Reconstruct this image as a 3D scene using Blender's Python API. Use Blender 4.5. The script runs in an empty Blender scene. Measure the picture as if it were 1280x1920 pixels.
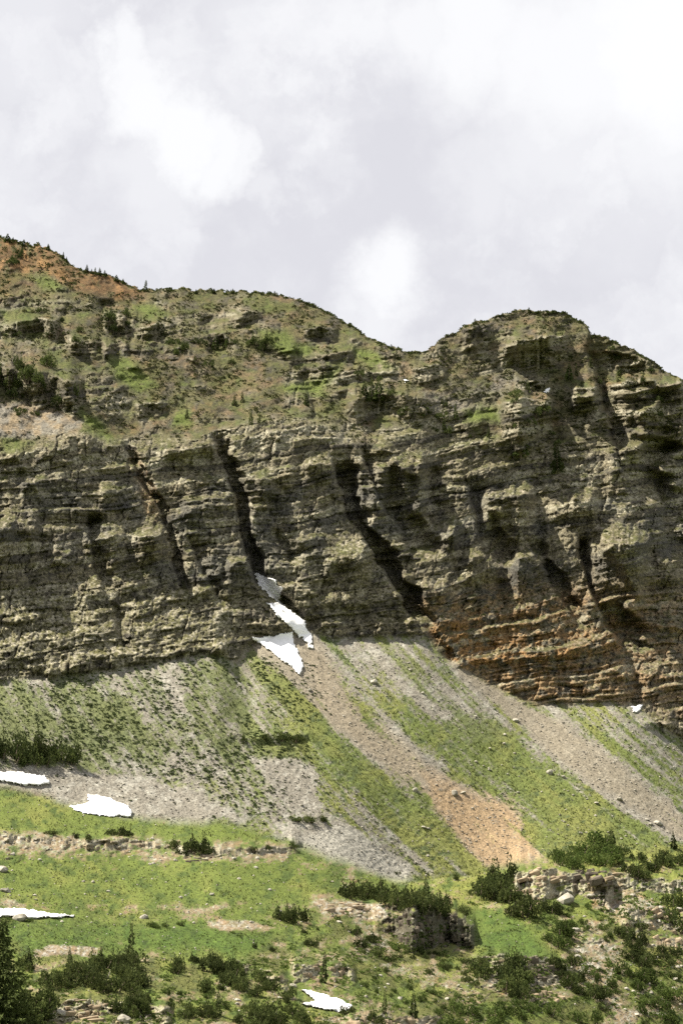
import bpy, math, random
import numpy as np
from mathutils import Vector

random.seed(7)
RNG = np.random.default_rng(7)
S = bpy.context.scene
COL = S.collection

# ------------------------------------------------------------------ camera
F = 3200.0                       # focal length in photo pixels (photo 1280 x 1920)
PITCH = math.radians(14.0)
cam = bpy.data.cameras.new('camera')
cam.sensor_fit = 'VERTICAL'; cam.sensor_height = 36.0; cam.lens = 36.0 * F / 1920.0
cam.clip_start = 0.5; cam.clip_end = 40000
cam_ob = bpy.data.objects.new('camera', cam); COL.objects.link(cam_ob)
cam_ob.location = (0, 0, 0); cam_ob.rotation_euler = (math.radians(90) + PITCH, 0, 0)
S.camera = cam_ob

# ------------------------------------------------------------------ sun, sky, exposure
SUN_DIR = Vector((-0.53, -0.045, 0.84)).normalized()      # towards the sun
sun = bpy.data.lights.new('sun', 'SUN'); sun.energy = 5.0; sun.angle = math.radians(0.53); sun.color = (1.0, 0.93, 0.79)
sun_ob = bpy.data.objects.new('sun', sun); COL.objects.link(sun_ob)
sun_ob.rotation_euler = SUN_DIR.to_track_quat('Z', 'Y').to_euler(); sun_ob.location = SUN_DIR * 900
world = bpy.data.worlds.new('World'); S.world = world; world.use_nodes = True
EXPOSURE = 1.3
SKY_GREY = (0.322, 0.319, 0.336)
SKY_WHITE = (0.435, 0.435, 0.437)

def build_world():
    nt = world.node_tree; N = nt.nodes; L = nt.links; N.clear()
    out = N.new('ShaderNodeOutputWorld')
    sky = N.new('ShaderNodeTexSky'); sky.sky_type = 'NISHITA'; sky.sun_disc = False
    sky.sun_elevation = math.asin(SUN_DIR.z); sky.sun_rotation = math.atan2(SUN_DIR.x, SUN_DIR.y)
    bg = N.new('ShaderNodeBackground'); bg.inputs[1].default_value = 0.05; L.new(sky.outputs[0], bg.inputs[0])
    tc = N.new('ShaderNodeTexCoord')
    n0 = N.new('ShaderNodeTexNoise'); n0.inputs['Scale'].default_value = 17; n0.inputs['Detail'].default_value = 9; n0.inputs['Roughness'].default_value = .62
    L.new(tc.outputs['Generated'], n0.inputs['Vector'])
    sub = N.new('ShaderNodeVectorMath'); sub.operation = 'SUBTRACT'; L.new(n0.outputs['Color'], sub.inputs[0]); sub.inputs[1].default_value = (.5, .5, .5)
    sc = N.new('ShaderNodeVectorMath'); sc.operation = 'SCALE'; L.new(sub.outputs[0], sc.inputs[0]); sc.inputs['Scale'].default_value = 0.085
    wv = N.new('ShaderNodeVectorMath'); wv.operation = 'ADD'; L.new(tc.outputs['Generated'], wv.inputs[0]); L.new(sc.outputs[0], wv.inputs[1])
    n1 = N.new('ShaderNodeTexNoise'); n1.inputs['Scale'].default_value = 9; n1.inputs['Detail'].default_value = 7; n1.inputs['Roughness'].default_value = 0.5
    L.new(wv.outputs[0], n1.inputs['Vector'])
    mr = N.new('ShaderNodeMapRange'); mr.interpolation_type = 'SMOOTHSTEP'
    mr.inputs[1].default_value = 0.42; mr.inputs[2].default_value = 0.70; mr.inputs[3].default_value = 0.0; mr.inputs[4].default_value = 0.8
    L.new(n1.outputs['Fac'], mr.inputs[0]); acc = mr.outputs[0]
    # the cloud heads that stand over the ridge: (direction as px, py), radius, strength
    for (px, py, r, st) in [(258, 85, .020, .85), (262, 140, .024, .9), (275, 200, .029, .95), (330, 265, .030, .95), (400, 285, .024, .9), (450, 290, .018, .8), (250, 330, .03, .5), (280, 400, .026, .45), (260, 490, .02, .4), (510, 350, .013, .4),
                            (730, 510, .030, .9), (700, 590, .024, .6), (760, 70, .034, .8), (900, 60, .050, .9), (1080, 110, .06, .9), (1250, 90, .075, 1.0), (1060, 250, .045, .55), (930, 330, .03, .4),
                            (1260, 250, .05, .7), (1180, 370, .045, .3), (20, 350, .025, .35), (540, 20, .045, .4), (15, 60, .05, .35)]:
        b = (960 - py) / F; a = (px - 640) / F
        d = Vector((a, math.cos(PITCH) - b * math.sin(PITCH), math.sin(PITCH) + b * math.cos(PITCH))).normalized()
        ds = N.new('ShaderNodeVectorMath'); ds.operation = 'DISTANCE'; L.new(wv.outputs[0], ds.inputs[0]); ds.inputs[1].default_value = d
        m = N.new('ShaderNodeMapRange'); m.interpolation_type = 'SMOOTHSTEP'
        m.inputs[1].default_value = r * 1.45; m.inputs[2].default_value = r * .35; m.inputs[3].default_value = 0; m.inputs[4].default_value = st
        L.new(ds.outputs['Value'], m.inputs[0])
        mx = N.new('ShaderNodeMath'); mx.operation = 'MAXIMUM'; L.new(acc, mx.inputs[0]); L.new(m.outputs[0], mx.inputs[1]); acc = mx.outputs[0]
    mix = N.new('ShaderNodeMix'); mix.data_type = 'RGBA'
    L.new(acc, mix.inputs[0]); mix.inputs[6].default_value = (*SKY_GREY, 1); mix.inputs[7].default_value = (*SKY_WHITE, 1)
    cl = N.new('ShaderNodeBackground'); L.new(mix.outputs[2], cl.inputs[0]); cl.inputs[1].default_value = 1.0
    ms = N.new('ShaderNodeMixShader'); ms.inputs[0].default_value = 0.92
    L.new(bg.outputs[0], ms.inputs[1]); L.new(cl.outputs[0], ms.inputs[2]); L.new(ms.outputs[0], out.inputs[0])
build_world()
S.cycles.use_denoising = False
vs = S.view_settings; vs.view_transform = 'Standard'; vs.look = 'None'; vs.exposure = EXPOSURE; vs.gamma = 1.0; vs.use_curve_mapping = False

# ------------------------------------------------------------------ noise helpers (numpy)
def h2(ix, iy, seed=0):
    a = (ix.astype(np.int64) * 374761393 + iy.astype(np.int64) * 668265263 + seed * 974634777) & 0xFFFFFFFF
    a = ((a ^ (a >> 13)) * 1274126177) & 0xFFFFFFFF
    a = ((a ^ (a >> 16)) * 2246822519) & 0xFFFFFFFF
    return ((a ^ (a >> 15)) & 0xFFFFFF).astype(np.float32) / 16777216.0
def vn(x, y, seed=0):
    x = np.asarray(x, np.float32); y = np.asarray(y, np.float32)
    x, y = np.broadcast_arrays(x, y)
    ix = np.floor(x); iy = np.floor(y); fx = x - ix; fy = y - iy
    ix = ix.astype(np.int64); iy = iy.astype(np.int64)
    fx = fx * fx * (3 - 2 * fx); fy = fy * fy * (3 - 2 * fy)
    a = h2(ix, iy, seed); b = h2(ix + 1, iy, seed); c = h2(ix, iy + 1, seed); d = h2(ix + 1, iy + 1, seed)
    return ((a + (b - a) * fx) * (1 - fy) + (c + (d - c) * fx) * fy) * 2 - 1
def fbm(x, y, o=4, seed=0, g=.5):
    s = 0; amp = 1; t = 0
    x = np.asarray(x, np.float32); y = np.asarray(y, np.float32)
    for k in range(o):
        s = s + amp * vn(x * 2 ** k + 17.3 * k, y * 2 ** k - 9.1 * k, seed + k * 31); t += amp; amp *= g
    return s / t
def sst(a, b, x):
    t = np.clip((x - a) / (b - a), 0, 1); return t * t * (3 - 2 * t)
def interp(pts, x):
    p = np.array(pts, float); return np.interp(x, p[:, 0], p[:, 1])
def blur1(a, n):
    k = np.hanning(2 * n + 1); k /= k.sum(); return np.convolve(np.pad(a, n, mode='edge'), k, 'valid')

# ------------------------------------------------------------------ terrain grid
# The face of the mountain is laid out over its elevation lines as seen from across the valley and every point
# gets its own true distance; the surface is real geometry with real slopes.
SP, CP = math.sin(PITCH), math.cos(PITCH)
def elev(py):
    b = (960.0 - py) / F; return (SP + b * CP) / (CP - b * SP)
def to_world(px, py, Y):
    b = (960.0 - py) / F; dy = CP - b * SP
    return np.stack([Y * ((px - 640.0) / F) / dy, Y + 0 * px, Y * (SP + b * CP) / dy], -1)

cpx = np.concatenate([np.arange(-440, -26, 6.0), np.arange(-26, 1306, 1.75), np.arange(1306, 1720, 6.0)])
NC = len(cpx); NR = 860
sky_pts = [(-500, 372), (-200, 410), (-60, 436), (0, 446), (40, 452), (75, 460), (105, 473), (125, 486), (140, 499), (160, 506), (200, 513), (225, 523), (240, 533), (262, 543), (290, 543), (340, 540), (400, 546), (460, 546), (510, 550),
           (540, 558), (585, 568), (610, 583), (640, 600), (660, 609), (690, 632), (730, 648), (765, 660), (790, 658), (815, 648), (825, 636), (860, 619), (890, 604), (930, 592), (985, 581), (1030, 582), (1060, 586), (1075, 598),
           (1100, 611), (1108, 627), (1130, 630), (1160, 645), (1190, 656), (1215, 671), (1240, 690), (1270, 708), (1300, 730), (1400, 800), (1600, 900), (1800, 960)]
top_pts = [(-500, 850), (0, 852), (60, 850), (110, 822), (170, 815), (230, 850), (300, 845), (420, 835), (480, 800), (600, 795), (700, 835), (800, 800), (900, 830), (1000, 862), (1100, 830), (1200, 860), (1280, 880), (1800, 990)]
toe_pts = [(-500, 1300), (0, 1272), (100, 1270), (200, 1256), (300, 1241), (400, 1222), (440, 1240), (470, 1200), (520, 1190), (600, 1190), (700, 1196), (800, 1192), (830, 1228), (900, 1275), (1000, 1322), (1100, 1316), (1190, 1320), (1240, 1362), (1280, 1388), (1500, 1460), (1800, 1560)]
mt_pts = [(-500, 1470), (0, 1480), (240, 1535), (430, 1545), (600, 1600), (750, 1655), (900, 1640), (1000, 1612), (1280, 1600), (1800, 1640)]
c_sky = interp(sky_pts, cpx)
sky_jit = 4.0 * fbm(cpx / 9, 0 * cpx, 3, 5) + 3.0 * (h2(np.floor(cpx / 7), 0 * cpx, 9) - .5)
c_top = blur1(interp(top_pts, cpx), 12); c_toe = blur1(interp(toe_pts, cpx), 6); c_toed = blur1(c_toe, 45);  c_mt = blur1(interp(mt_pts, cpx), 25)
PYB = 2010.0
dA = blur1(interp([(-500, 300), (0, 325), (640, 370), (900, 440), (1280, 540), (1800, 640)], cpx), 40)
dB = blur1(interp([(-500, 560), (0, 600), (430, 636), (640, 645), (900, 690), (1280, 740), (1800, 800)], cpx), 40)
dC = blur1(interp([(-500, 640), (0, 690), (435, 765), (640, 800), (800, 815), (1000, 828), (1280, 850), (1800, 930)], cpx), 40)
def along(Y0, p0, p1, m):
    return Y0 * (m - elev(p0)) / (m - elev(p1))
dD = blur1(along(dC, c_toed, c_top, 1.6), 20)
dE = blur1(along(dD, c_top, c_sky, interp([(-500, .85), (600, .85), (800, 1.05), (1000, 1.35), (1280, 1.5), (1800, 1.2)], cpx)), 12)

v = np.linspace(0, 1, NR)[:, None]
PX = np.repeat(cpx[None, :], NR, 0)
PY = PYB + (c_sky[None, :] - PYB) * v
PY = PY + sky_jit[None, :] * sst(.985, 1, v)
def base_depth(px, py):
    g = lambda a: np.interp(px, cpx, a)
    lines = [np.full(px.shape, PYB), g(c_mt), g(c_toed), g(c_top), g(c_sky)]
    ds = [g(dA), g(dB), g(dC), g(dD), g(dE)]
    Y = np.zeros(px.shape)
    e = elev(py)
    for k in range(4):
        e0 = elev(lines[k]); e1 = elev(lines[k + 1])
        m = (e1 * ds[k + 1] - e0 * ds[k]) / (ds[k + 1] - ds[k])
        Yk = ds[k] * (m - e0) / np.maximum(m - e, 1e-4)
        sel = (py <= lines[k] + 1e-6) if k else (py < 1e9)
        Y = np.where(sel, Yk, Y)
    return Y
Y0 = base_depth(PX, PY)
W0 = to_world(PX, PY, Y0)
XW, YW = W0[..., 0], W0[..., 1]
TOE = np.repeat(c_toe[None, :], NR, 0); TOP = np.repeat(c_top[None, :], NR, 0); MT = np.repeat(c_mt[None, :], NR, 0); SKYL = np.repeat(c_sky[None, :], NR, 0)
PXM = Y0 / F                                   # metres per photo pixel at each point

def polymask(poly, px, py, soft=6):
    """soft inside mask of a polygon in photo pixels"""
    p = np.array(poly, float)
    out = np.zeros(px.shape, np.float32)
    x0, y0 = p.min(0) - soft * 2; x1, y1 = p.max(0) + soft * 2
    sel = (px > x0) & (px < x1) & (py > y0) & (py < y1)
    x = px[sel]; y = py[sel]
    ins = np.zeros(x.shape, bool); d = np.full(x.shape, 1e9)
    n = len(p)
    for i in range(n):
        ax, ay = p[i]; bx, by = p[(i + 1) % n]
        ex, ey = bx - ax, by - ay
        t = np.clip(((x - ax) * ex + (y - ay) * ey) / (ex * ex + ey * ey + 1e-9), 0, 1)
        d = np.minimum(d, (x - ax - t * ex) ** 2 + (y - ay - t * ey) ** 2)
        c = (ay > y) != (by > y)
        ins ^= c & (x < (bx - ax) * (y - ay) / (by - ay + 1e-12) + ax)
    d = np.sqrt(d); d = np.where(ins, d, -d)
    out[sel] = sst(-soft, soft, d)
    return out

# ---- masks of the big zones
wob = fbm(PX / 26, PY / 26, 4, 3)
wob2 = fbm(PX / 60, PY / 60, 4, 4)
below_toe = PY - TOE + wob * 6
w_cliff = sst(8, -6, below_toe) * sst(-34, 12, PY - TOP + wob2 * 26)
w_upper = sst(12, -34, PY - TOP + wob2 * 26)
w_talus = sst(-6, 8, below_toe) * sst(10, -16, PY - MT + wob2 * 10)
w_low = sst(-16, 10, PY - MT + wob2 * 10)

# ---- snow polygons (needed here: the ground under snow lies smooth)
SNOW = {
    'upper_gully': [(474, 1073), (486, 1076), (502, 1083), (518, 1088), (521, 1097), (530, 1101), (527, 1113), (528, 1127), (520, 1130), (511, 1124), (503, 1119), (497, 1110), (487, 1101), (482, 1092)],
    'gully_tongue': [(498, 1128), (512, 1130), (522, 1126), (532, 1131), (545, 1146), (556, 1152), (571, 1164), (575, 1178), (584, 1188), (587, 1204), (581, 1213), (570, 1201), (556, 1190), (546, 1178), (533, 1168), (520, 1155), (506, 1138)],
    'triangle': [(466, 1195), (490, 1195), (515, 1191), (538, 1186), (549, 1184), (551, 1204), (561, 1222), (567, 1240), (569, 1252), (562, 1266), (548, 1252), (528, 1240), (507, 1222), (489, 1209)],
    'left_edge': [(-70, 1448), (-20, 1446), (30, 1447), (60, 1450), (84, 1455), (98, 1467), (90, 1471), (70, 1473), (44, 1474), (20, 1469), (0, 1466), (-70, 1472)],
    'scree_foot': [(128, 1510), (150, 1508), (166, 1503), (164, 1489), (180, 1490), (200, 1494), (218, 1502), (242, 1510), (250, 1523), (246, 1532), (215, 1532), (185, 1531), (160, 1526), (140, 1518)],
    'meadow_edge': [(-80, 1700), (0, 1702), (36, 1704), (60, 1706), (84, 1710), (110, 1713), (144, 1715), (140, 1719), (112, 1720), (84, 1723), (60, 1722), (30, 1719), (0, 1719), (-80, 1719)],
    'bottom': [(562, 1856), (574, 1855), (600, 1862), (630, 1870), (655, 1883), (664, 1890), (640, 1898), (612, 1896), (592, 1890), (566, 1884), (561, 1879), (590, 1878), (578, 1868)],
    'right_small': [(1183, 1323), (1190, 1326), (1196, 1320), (1205, 1322), (1200, 1332), (1193, 1339), (1187, 1334)],
    'summit_ledge': [(1018, 734), (1024, 728), (1032, 727), (1031, 733), (1024, 738)],
    'saddle_fleck': [(754, 711), (762, 711), (768, 716), (760, 718)],
    'tongue_tip': [(577, 1208), (584, 1208), (589, 1213), (585, 1218), (578, 1215)],
}
snowm = np.zeros(PX.shape, np.float32)
for p in SNOW.values():
    snowm = np.maximum(snowm, polymask(p, PX, PY, 7))

# ---- displacement in metres of distance (positive: further away)
D = np.zeros(PX.shape); FACE = np.zeros(PX.shape)
def window(x0, x1, y0, y1):
    c0, c1 = np.searchsorted(cpx, [x0, x1]); rows = np.nonzero(((PY > y0) & (PY < y1)).any(1))[0]
    return slice(rows[0], rows[-1] + 1), slice(max(c0 - 1, 0), c1 + 1)
def gully(line, depth, wr, wl, end=.14, soft=True):
    """line: (px, py) from top to bottom; a steep wall left of the line, a floor to its right that rises out again"""
    p = np.array(line, float)
    y0, y1 = p[0, 1], p[-1, 1]
    sl = window(p[:, 0].min() - wl * 6 - 20, p[:, 0].max() + wr * 2.2 + 20, y0 - 30, y1 + 30)
    PX_, PY_ = PX[sl], PY[sl]
    s = np.clip((PY_ - y0) / (y1 - y0), -.5, 1.5)
    gx = np.interp(PY_, p[:, 1], p[:, 0]) + 4 * fbm(PY_ / 22, 0 * PY_ + depth, 3, int(depth * 7)) + 3 * np.round(1.3 * vn(PY_ / 17, 0 * PY_, int(wr)))
    t = PX_ - gx
    amp = sst(-.03, end, s) * sst(1.04, .88, s)
    wv_ = wr * (.8 + .5 * fbm(PY_ / 30, PX_ / 60, 2, int(wr) + 9))
    prof = np.where(t > 0, sst(wv_ * (2.0 if soft else 1.35), wv_ * (.25 if soft else .75), t), np.exp(t / wl))
    D[sl] += depth * amp * prof
def ridge(line, height, w, end=.2):
    global D
    p = np.array(line, float)
    y0, y1 = p[0, 1], p[-1, 1]
    s = (PY - y0) / (y1 - y0)
    gx = np.interp(PY, p[:, 1], p[:, 0]); t = (PX - gx) / w
    D = D - height * sst(-.1, end, s) * sst(1.1, 1 - end, s) * np.exp(-t * t)
def step(line, h, over=1.0, L=26, tp=30):
    wn = .08 if line[0][1] > 1560 else .3
    """a rock step: top edge along line (px, py), face h pixels tall below it, a terrace above it"""
    p = np.array(line, float)
    sl = window(p[0, 0], p[-1, 0], p[:, 1].min() - 6 * L - 10, p[:, 1].max() + (max(q[1] for q in h) if isinstance(h, list) else h) * 1.5 + 12)
    PX, PY = PX_ALL[sl], PY_ALL[sl]
    top = np.interp(PX, p[:, 0], p[:, 1]) + 7 * fbm(PX / 20, 0 * PX, 4, int(p[0, 0]) + 3, .65) + 3 * (h2(np.floor(PX / 9), 0 * PX, int(p[0, 0])) - .5)
    hh = (interp(h, PX) if isinstance(h, list) else h) * (1 + .35 * vn(PX / 35, 0 * PX, int(p[0, 1])))
    bot = top + hh
    tl, tr = tp if isinstance(tp, tuple) else (tp, tp)
    w = sst(p[0, 0], p[0, 0] + tl, PX) * sst(p[-1, 0], p[-1, 0] - tr, PX)
    w = w * (.85 + wn * vn(PX / 18, 0 * PX, int(p[0, 0] * 3 + 1)))
    dY = base_depth(PX, top) - base_depth(PX, bot)
    u = np.clip((bot - PY) / hh, 0, 1)
    prof = np.where(PY > top, u, np.exp(-np.maximum(top - PY, 0) / L))
    D[sl] -= over * w * dY * prof
    FACE[sl] = np.maximum(FACE[sl], np.clip(w * 1.3, 0, 1) * sst(top - 8, top - 1, PY) * sst(bot + 10, bot, PY))

PX_ALL, PY_ALL = PX, PY
# large relief of the cliff: buttresses and bays
but = fbm(PX / 95 + .25 * PY / 95, PY / 420, 3, 21)
D += -(w_cliff * .9 + .12) * 9 * (but + .25 * fbm(PX / 42 + .25 * PY / 42, PY / 260, 3, 24)) * sst(60, -30, below_toe)
q_ = PX - .45 * (PY - 1000)
D -= w_cliff * 3.0 * (1 - 2.2 * np.abs(fbm(q_ / 62, PY / 330, 3, 26)))
D += w_upper * (9 * fbm(PX / 110, PY / 90, 3, 22) + 3 * fbm(PX / 40, PY / 30, 3, 23) + 1.6 * fbm(PX / 12, PY / 9, 3, 25))
D -= 15 * sst(1090, 1250, PY - .02 * PX) * sst(480, 400, PX) * sst(1480, 1260, PY)
D -= 6 * sst(1130, 1300, PY) * sst(800, 900, PX) * sst(1560, 1320, PY)
# gullies with steep left walls
gully([(400, 815), (418, 865), (440, 930), (452, 985), (464, 1040), (484, 1090), (520, 1135), (545, 1160)], 21, 30, 2, .14, False)
gully([(618, 850), (634, 900), (655, 965), (690, 1020), (722, 1075), (755, 1130), (790, 1178)], 23, 40, 2, .14, False)
gully([(676, 840), (696, 900), (728, 965), (760, 1010), (775, 1040)], 15, 60, 2, .14, False)
gully([(225, 820), (258, 890), (296, 950), (314, 1000), (326, 1060), (350, 1118)], 11, 18, 2, .14, False)
gully([(160, 960), (176, 1040), (196, 1112)], 11, 22, 3)
gully([(355, 1000), (380, 1070), (420, 1140)], 8, 20, 3)
gully([(868, 890), (885, 940), (900, 1010), (925, 1060)], 14, 62, 2, .2, False)
gully([(985, 1010), (1015, 1060), (1040, 1110), (1085, 1175)], 15, 28, 2, .14, False)
gully([(1085, 1000), (1092, 1050), (1108, 1110), (1140, 1175), (1165, 1220)], 22, 62, 2, .14, False)
gully([(1095, 630), (1120, 700), (1138, 780), (1160, 860), (1190, 940)], 20, 95, 3, .2, False)
gully([(800, 870), (808, 930), (812, 990)], 9, 26, 3)
gully([(500, 920), (520, 1000), (545, 1060)], 8, 24, 3)
gully([(925, 1085), (935, 1125), (940, 1150)], 6, 20, 3)
gully([(1230, 900), (1250, 1000), (1262, 1080)], 9, 30, 4)
gully([(790, 1170), (820, 1205), (850, 1245)], 6, 14, 8)
gully([(1165, 1215), (1180, 1270), (1190, 1325)], 7, 14, 6)
gully([(210, 1130), (220, 1180), (236, 1225)], 8, 14, 3)
gully([(190, 560), (205, 620), (225, 665)], 12, 30, 5)
gully([(380, 590), (395, 640), (405, 670)], 10, 30, 5)
gully([(560, 690), (580, 740), (590, 790)], 9, 30, 5)
gully([(985, 700), (1000, 770), (1030, 850)], 10, 30, 5)
ridge([(620, 1000), (640, 1060), (650, 1150)], 8, 70)
ridge([(960, 1120), (980, 1180), (1000, 1250)], 5, 110)
ridge([(975, 700), (985, 760), (985, 850)], 8, 45)
# rock steps
step([(-60, 690), (20, 695), (90, 700), (160, 722)], 52, 1.15, 30)
step([(0, 850), (60, 845), (130, 812), (200, 822), (235, 850)], 40, .6, 20)
step([(290, 860), (350, 842), (415, 838)], 30, 1.1, 16)
step([(190, 590), (215, 590), (240, 600)], 26, 1.1, 10, 10)
step([(190, 650), (225, 640), (245, 650)], 22, 1.1, 10, 10)
step([(300, 650), (345, 655), (380, 668)], 18, 1.1, 10)
step([(380, 625), (420, 628), (452, 655)], 20, 1.1, 10)
step([(465, 640), (510, 640), (570, 665)], 26, 1.1, 12)
step([(640, 760), (690, 742), (760, 740), (820, 755)], 40, 1.05, 14)
step([(660, 690), (700, 700), (760, 700)], 18, 1.0, 10)
step([(930, 660), (970, 640), (1030, 630), (1075, 640)], 34, 1.2, 12)
step([(960, 716), (985, 710), (1020, 720)], 18, 1.1, 8, 10)
step([(680, 850), (710, 842), (760, 850)], 34, 1.1, 10)
step([(-60, 1228), (60, 1235), (140, 1236), (250, 1222), (380, 1205), (432, 1222)], 24, 1.25, 10)
step([(60, 1136), (120, 1138), (160, 1140)], 10, 1.2, 6, 10)
step([(220, 1188), (300, 1180), (385, 1172)], 14, 1.2, 6, 16)
step([(430, 1166), (500, 1168), (560, 1158)], 20, .8, 8, 10)
step([(590, 1165), (660, 1170), (740, 1166), (806, 1165)], 26, 1.2, 9)
step([(870, 1232), (960, 1236), (1060, 1222), (1170, 1200)], 14, 1.2, 6)
step([(820, 1130), (900, 1115), (1000, 1120), (1060, 1120)], 14, 1.0, 8)
step([(1120, 1255), (1180, 1262), (1290, 1268)], 22, 1.2, 8)
step([(1190, 1350), (1230, 1352), (1330, 1372)], 22, 1.2, 8)
step([(1080, 1030), (1140, 1010), (1230, 1000), (1330, 985)], 30, .8, 10)
# shaded steep faces of the wall
for (x0, x1, y, h, ov) in [(-40, 80, 985, 95, 1.1), (150, 310, 1010, 66, 1.15), (330, 455, 935, 38, 1.2), (295, 415, 838, 28, 1.3), (890, 1010, 930, 95, 1.2), (1025, 1130, 940, 48, 1.25), (820, 862, 1010, 42, 1.2),
                           (860, 945, 1040, 70, 1.05), (945, 1035, 1050, 76, 1.1), (1090, 1225, 1020, 120, 1.05), (1130, 1300, 720, 130, .9), (1130, 1215, 850, 78, 1.1), (1235, 1310, 915, 30, 1.2), (685, 810, 870, 120, .9), (950, 1050, 640, 58, 1.15),
                           (930, 1045, 752, 90, .9), (560, 640, 870, 40, 1.1), (470, 560, 890, 40, 1.1), (500, 590, 985, 34, 1.1), (30, 150, 905, 36, 1.1), (170, 260, 915, 36, 1.1), (240, 320, 1010, 70, 1.0), (850, 930, 610, 40, 1.1), (1180, 1290, 1060, 50, 1.1),
                           (600, 700, 1050, 50, 1.0), (420, 480, 1060, 46, 1.1), (-30, 110, 1150, 20, 1.2), (300, 430, 1105, 22, 1.1), (730, 850, 1110, 26, 1.0), (1210, 1300, 1160, 40, 1.1), (40, 115, 1248, 22, 1.3), (0, 120, 600, 26, 1.1), (120, 190, 640, 26, 1.1),
                           (250, 330, 615, 20, 1.1), (430, 500, 590, 18, 1.1), (560, 640, 620, 20, 1.1), (590, 670, 660, 22, 1.1), (760, 850, 690, 20, 1.0), (240, 320, 760, 20, 1.0), (420, 560, 820, 20, 1.1), (1060, 1130, 730, 50, 1.0), (690, 770, 650, 18, 1.0)]:
    ov *= 1.2
    step([(x0, y + 6), (.5 * (x0 + x1), y + random.uniform(-8, 8)), (x1, y - 4)], h, ov, 12 if y > 800 else 10, min(26, (x1 - x0) * .3))
# lower ground: knolls and rock steps
yw = YW
D += w_low * (3.0 * fbm(XW / 38, YW / 38, 4, 41) * sst(1500, 1560, PY)) * (1 - snowm)
step([(-60, 1560), (60, 1568), (180, 1572), (300, 1578), (420, 1590), (520, 1588), (570, 1580)], 16, .75, 14)
step([(415, 1372), (455, 1380), (500, 1384), (580, 1376), (610, 1388)], 14, .7, 8, 40)
step([(600, 1700), (738, 1692), (800, 1698), (840, 1708), (895, 1738)], [(600, 10), (690, 34), (735, 66), (790, 76), (850, 74), (895, 40)], 1.12, 12, (215, 14))
step([(955, 1655), (975, 1632), (1040, 1630), (1100, 1640), (1150, 1655)], 52, .8, 20, 14)
step([(1100, 1640), (1180, 1636), (1250, 1650), (1330, 1650)], 24, .8, 14, 14)
step([(1150, 1700), (1210, 1706), (1330, 1700)], 50, .6, 14, 30)
step([(880, 1792), (960, 1790), (1030, 1796), (1080, 1826)], 44, .7, 16, 24)
step([(20, 1868), (110, 1876), (170, 1872), (250, 1880), (330, 1892)], 34, .7, 16, 24)
step([(420, 1800), (480, 1806), (550, 1840)], 26, .6, 12, 24)
step([(540, 1806), (590, 1802), (640, 1806), (670, 1826)], 30, .8, 14, 12)
step([(640, 1905), (720, 1902), (830, 1906)], 40, .6, 14, 24)

# fine relief: bedded rock, blocks and joints
warp = 22 * fbm(PX / 190, PY / 160, 3, 51) + 5 * fbm(PX / 45, PY / 40, 3, 52)
bed = PY + .13 * PX + warp + np.where(PX > 800, .05 * (PX - 800), 0)
LAYER = {}
def layers(tmin, tmax, seed):
    r = np.random.default_rng(seed); b = [0.0]
    while b[-1] < 2600: b.append(b[-1] + r.uniform(tmin, tmax) * (1 if r.random() > .2 else .45))
    b = np.array(b) + 300
    i = np.clip(np.searchsorted(b, bed) - 1, 0, len(b) - 2)
    th = (b[i + 1] - b[i]); u = 1 - (bed - b[i]) / th              # u: 0 at the foot of a bed, 1 at its top
    return i, th, u, r
rockw = np.clip(w_cliff + w_upper * (.25 + .6 * sst(-.1, .35, fbm(PX / 55, PY / 38, 4, 61))), 0, 1)
rockw = np.maximum(rockw, FACE * (w_upper + w_cliff))
tan_sl = np.where(w_upper > .5, 1.0, 1.55)
def terraces(tmin, tmax, seed, riser, k, lo):
    global D
    i, th, u, r = layers(tmin, tmax, seed)
    hard = r.random(len(i.ravel()) * 0 + 4000)[i]
    rr = riser * (.6 + .55 * hard)
    tot = th * PXM / tan_sl * k
    local = np.clip(lo + 1.5 * fbm(PX / 60 + 3 * seed, bed / 34, 4, seed + 5), 0, 1.5)
    D += rockw * np.clip(local, 0, 1.2) * tot * (sst(rr, 1.0, u) - u)
    return i, th, u
i1, th1, u1 = terraces(22, 60, 71, .74, 1.0, .45)
i2, th2, u2 = terraces(7, 18, 72, .68, 1.15, .34)
i3, th3, u3 = terraces(4.0, 8, 73, .62, 1.0, .45)
def blocks(i, wmin, wmax, amp, seed, groove):
    global D
    r = np.random.default_rng(seed); ws = r.uniform(wmin, wmax, 4000)[i]; off = r.uniform(0, 100, 4000)[i]
    xb = (PX + .25 * PY + 7 * fbm(PX / 16, PY / 16, 2, seed)) / ws + off
    b = np.floor(xb); f = xb - b
    o = (h2(b, i, seed) - .5) * 2
    edge = np.minimum(f, 1 - f) * ws
    D += rockw * (1 - snowm) * (amp * o + groove * sst(2.6, .3, edge))
    return o
o1 = blocks(i1, 34, 110, 1.7, 81, 1.6)
o2 = blocks(i2, 10, 44, 1.1, 82, .9)
o3 = blocks(i3, 5, 18, .6, 83, .3)
D += rockw * (1 - snowm) * (.8 * fbm(PX / 11, PY / 8, 4, 84) + 1.3 * fbm(PX / 6 + PY / 60, PY / 34, 3, 85) * sst(-.4, .2, fbm(PX / 50, PY / 30, 2, 86)) + 1.0 * fbm(PX / 34, PY / 30, 3, 87))
# small bedding steps of the lower right bench
bench = polymask([(900, 1256), (1170, 1216), (1180, 1318), (1000, 1322)], PX, PY, 10)
ub = ((bed + 3 * vn(PX / 30, PY / 30, 90)) / 11) % 1.0
D += bench * 11 * PXM / .9 * (sst(.35, .0, ub) - (1 - ub)) * .8

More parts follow.
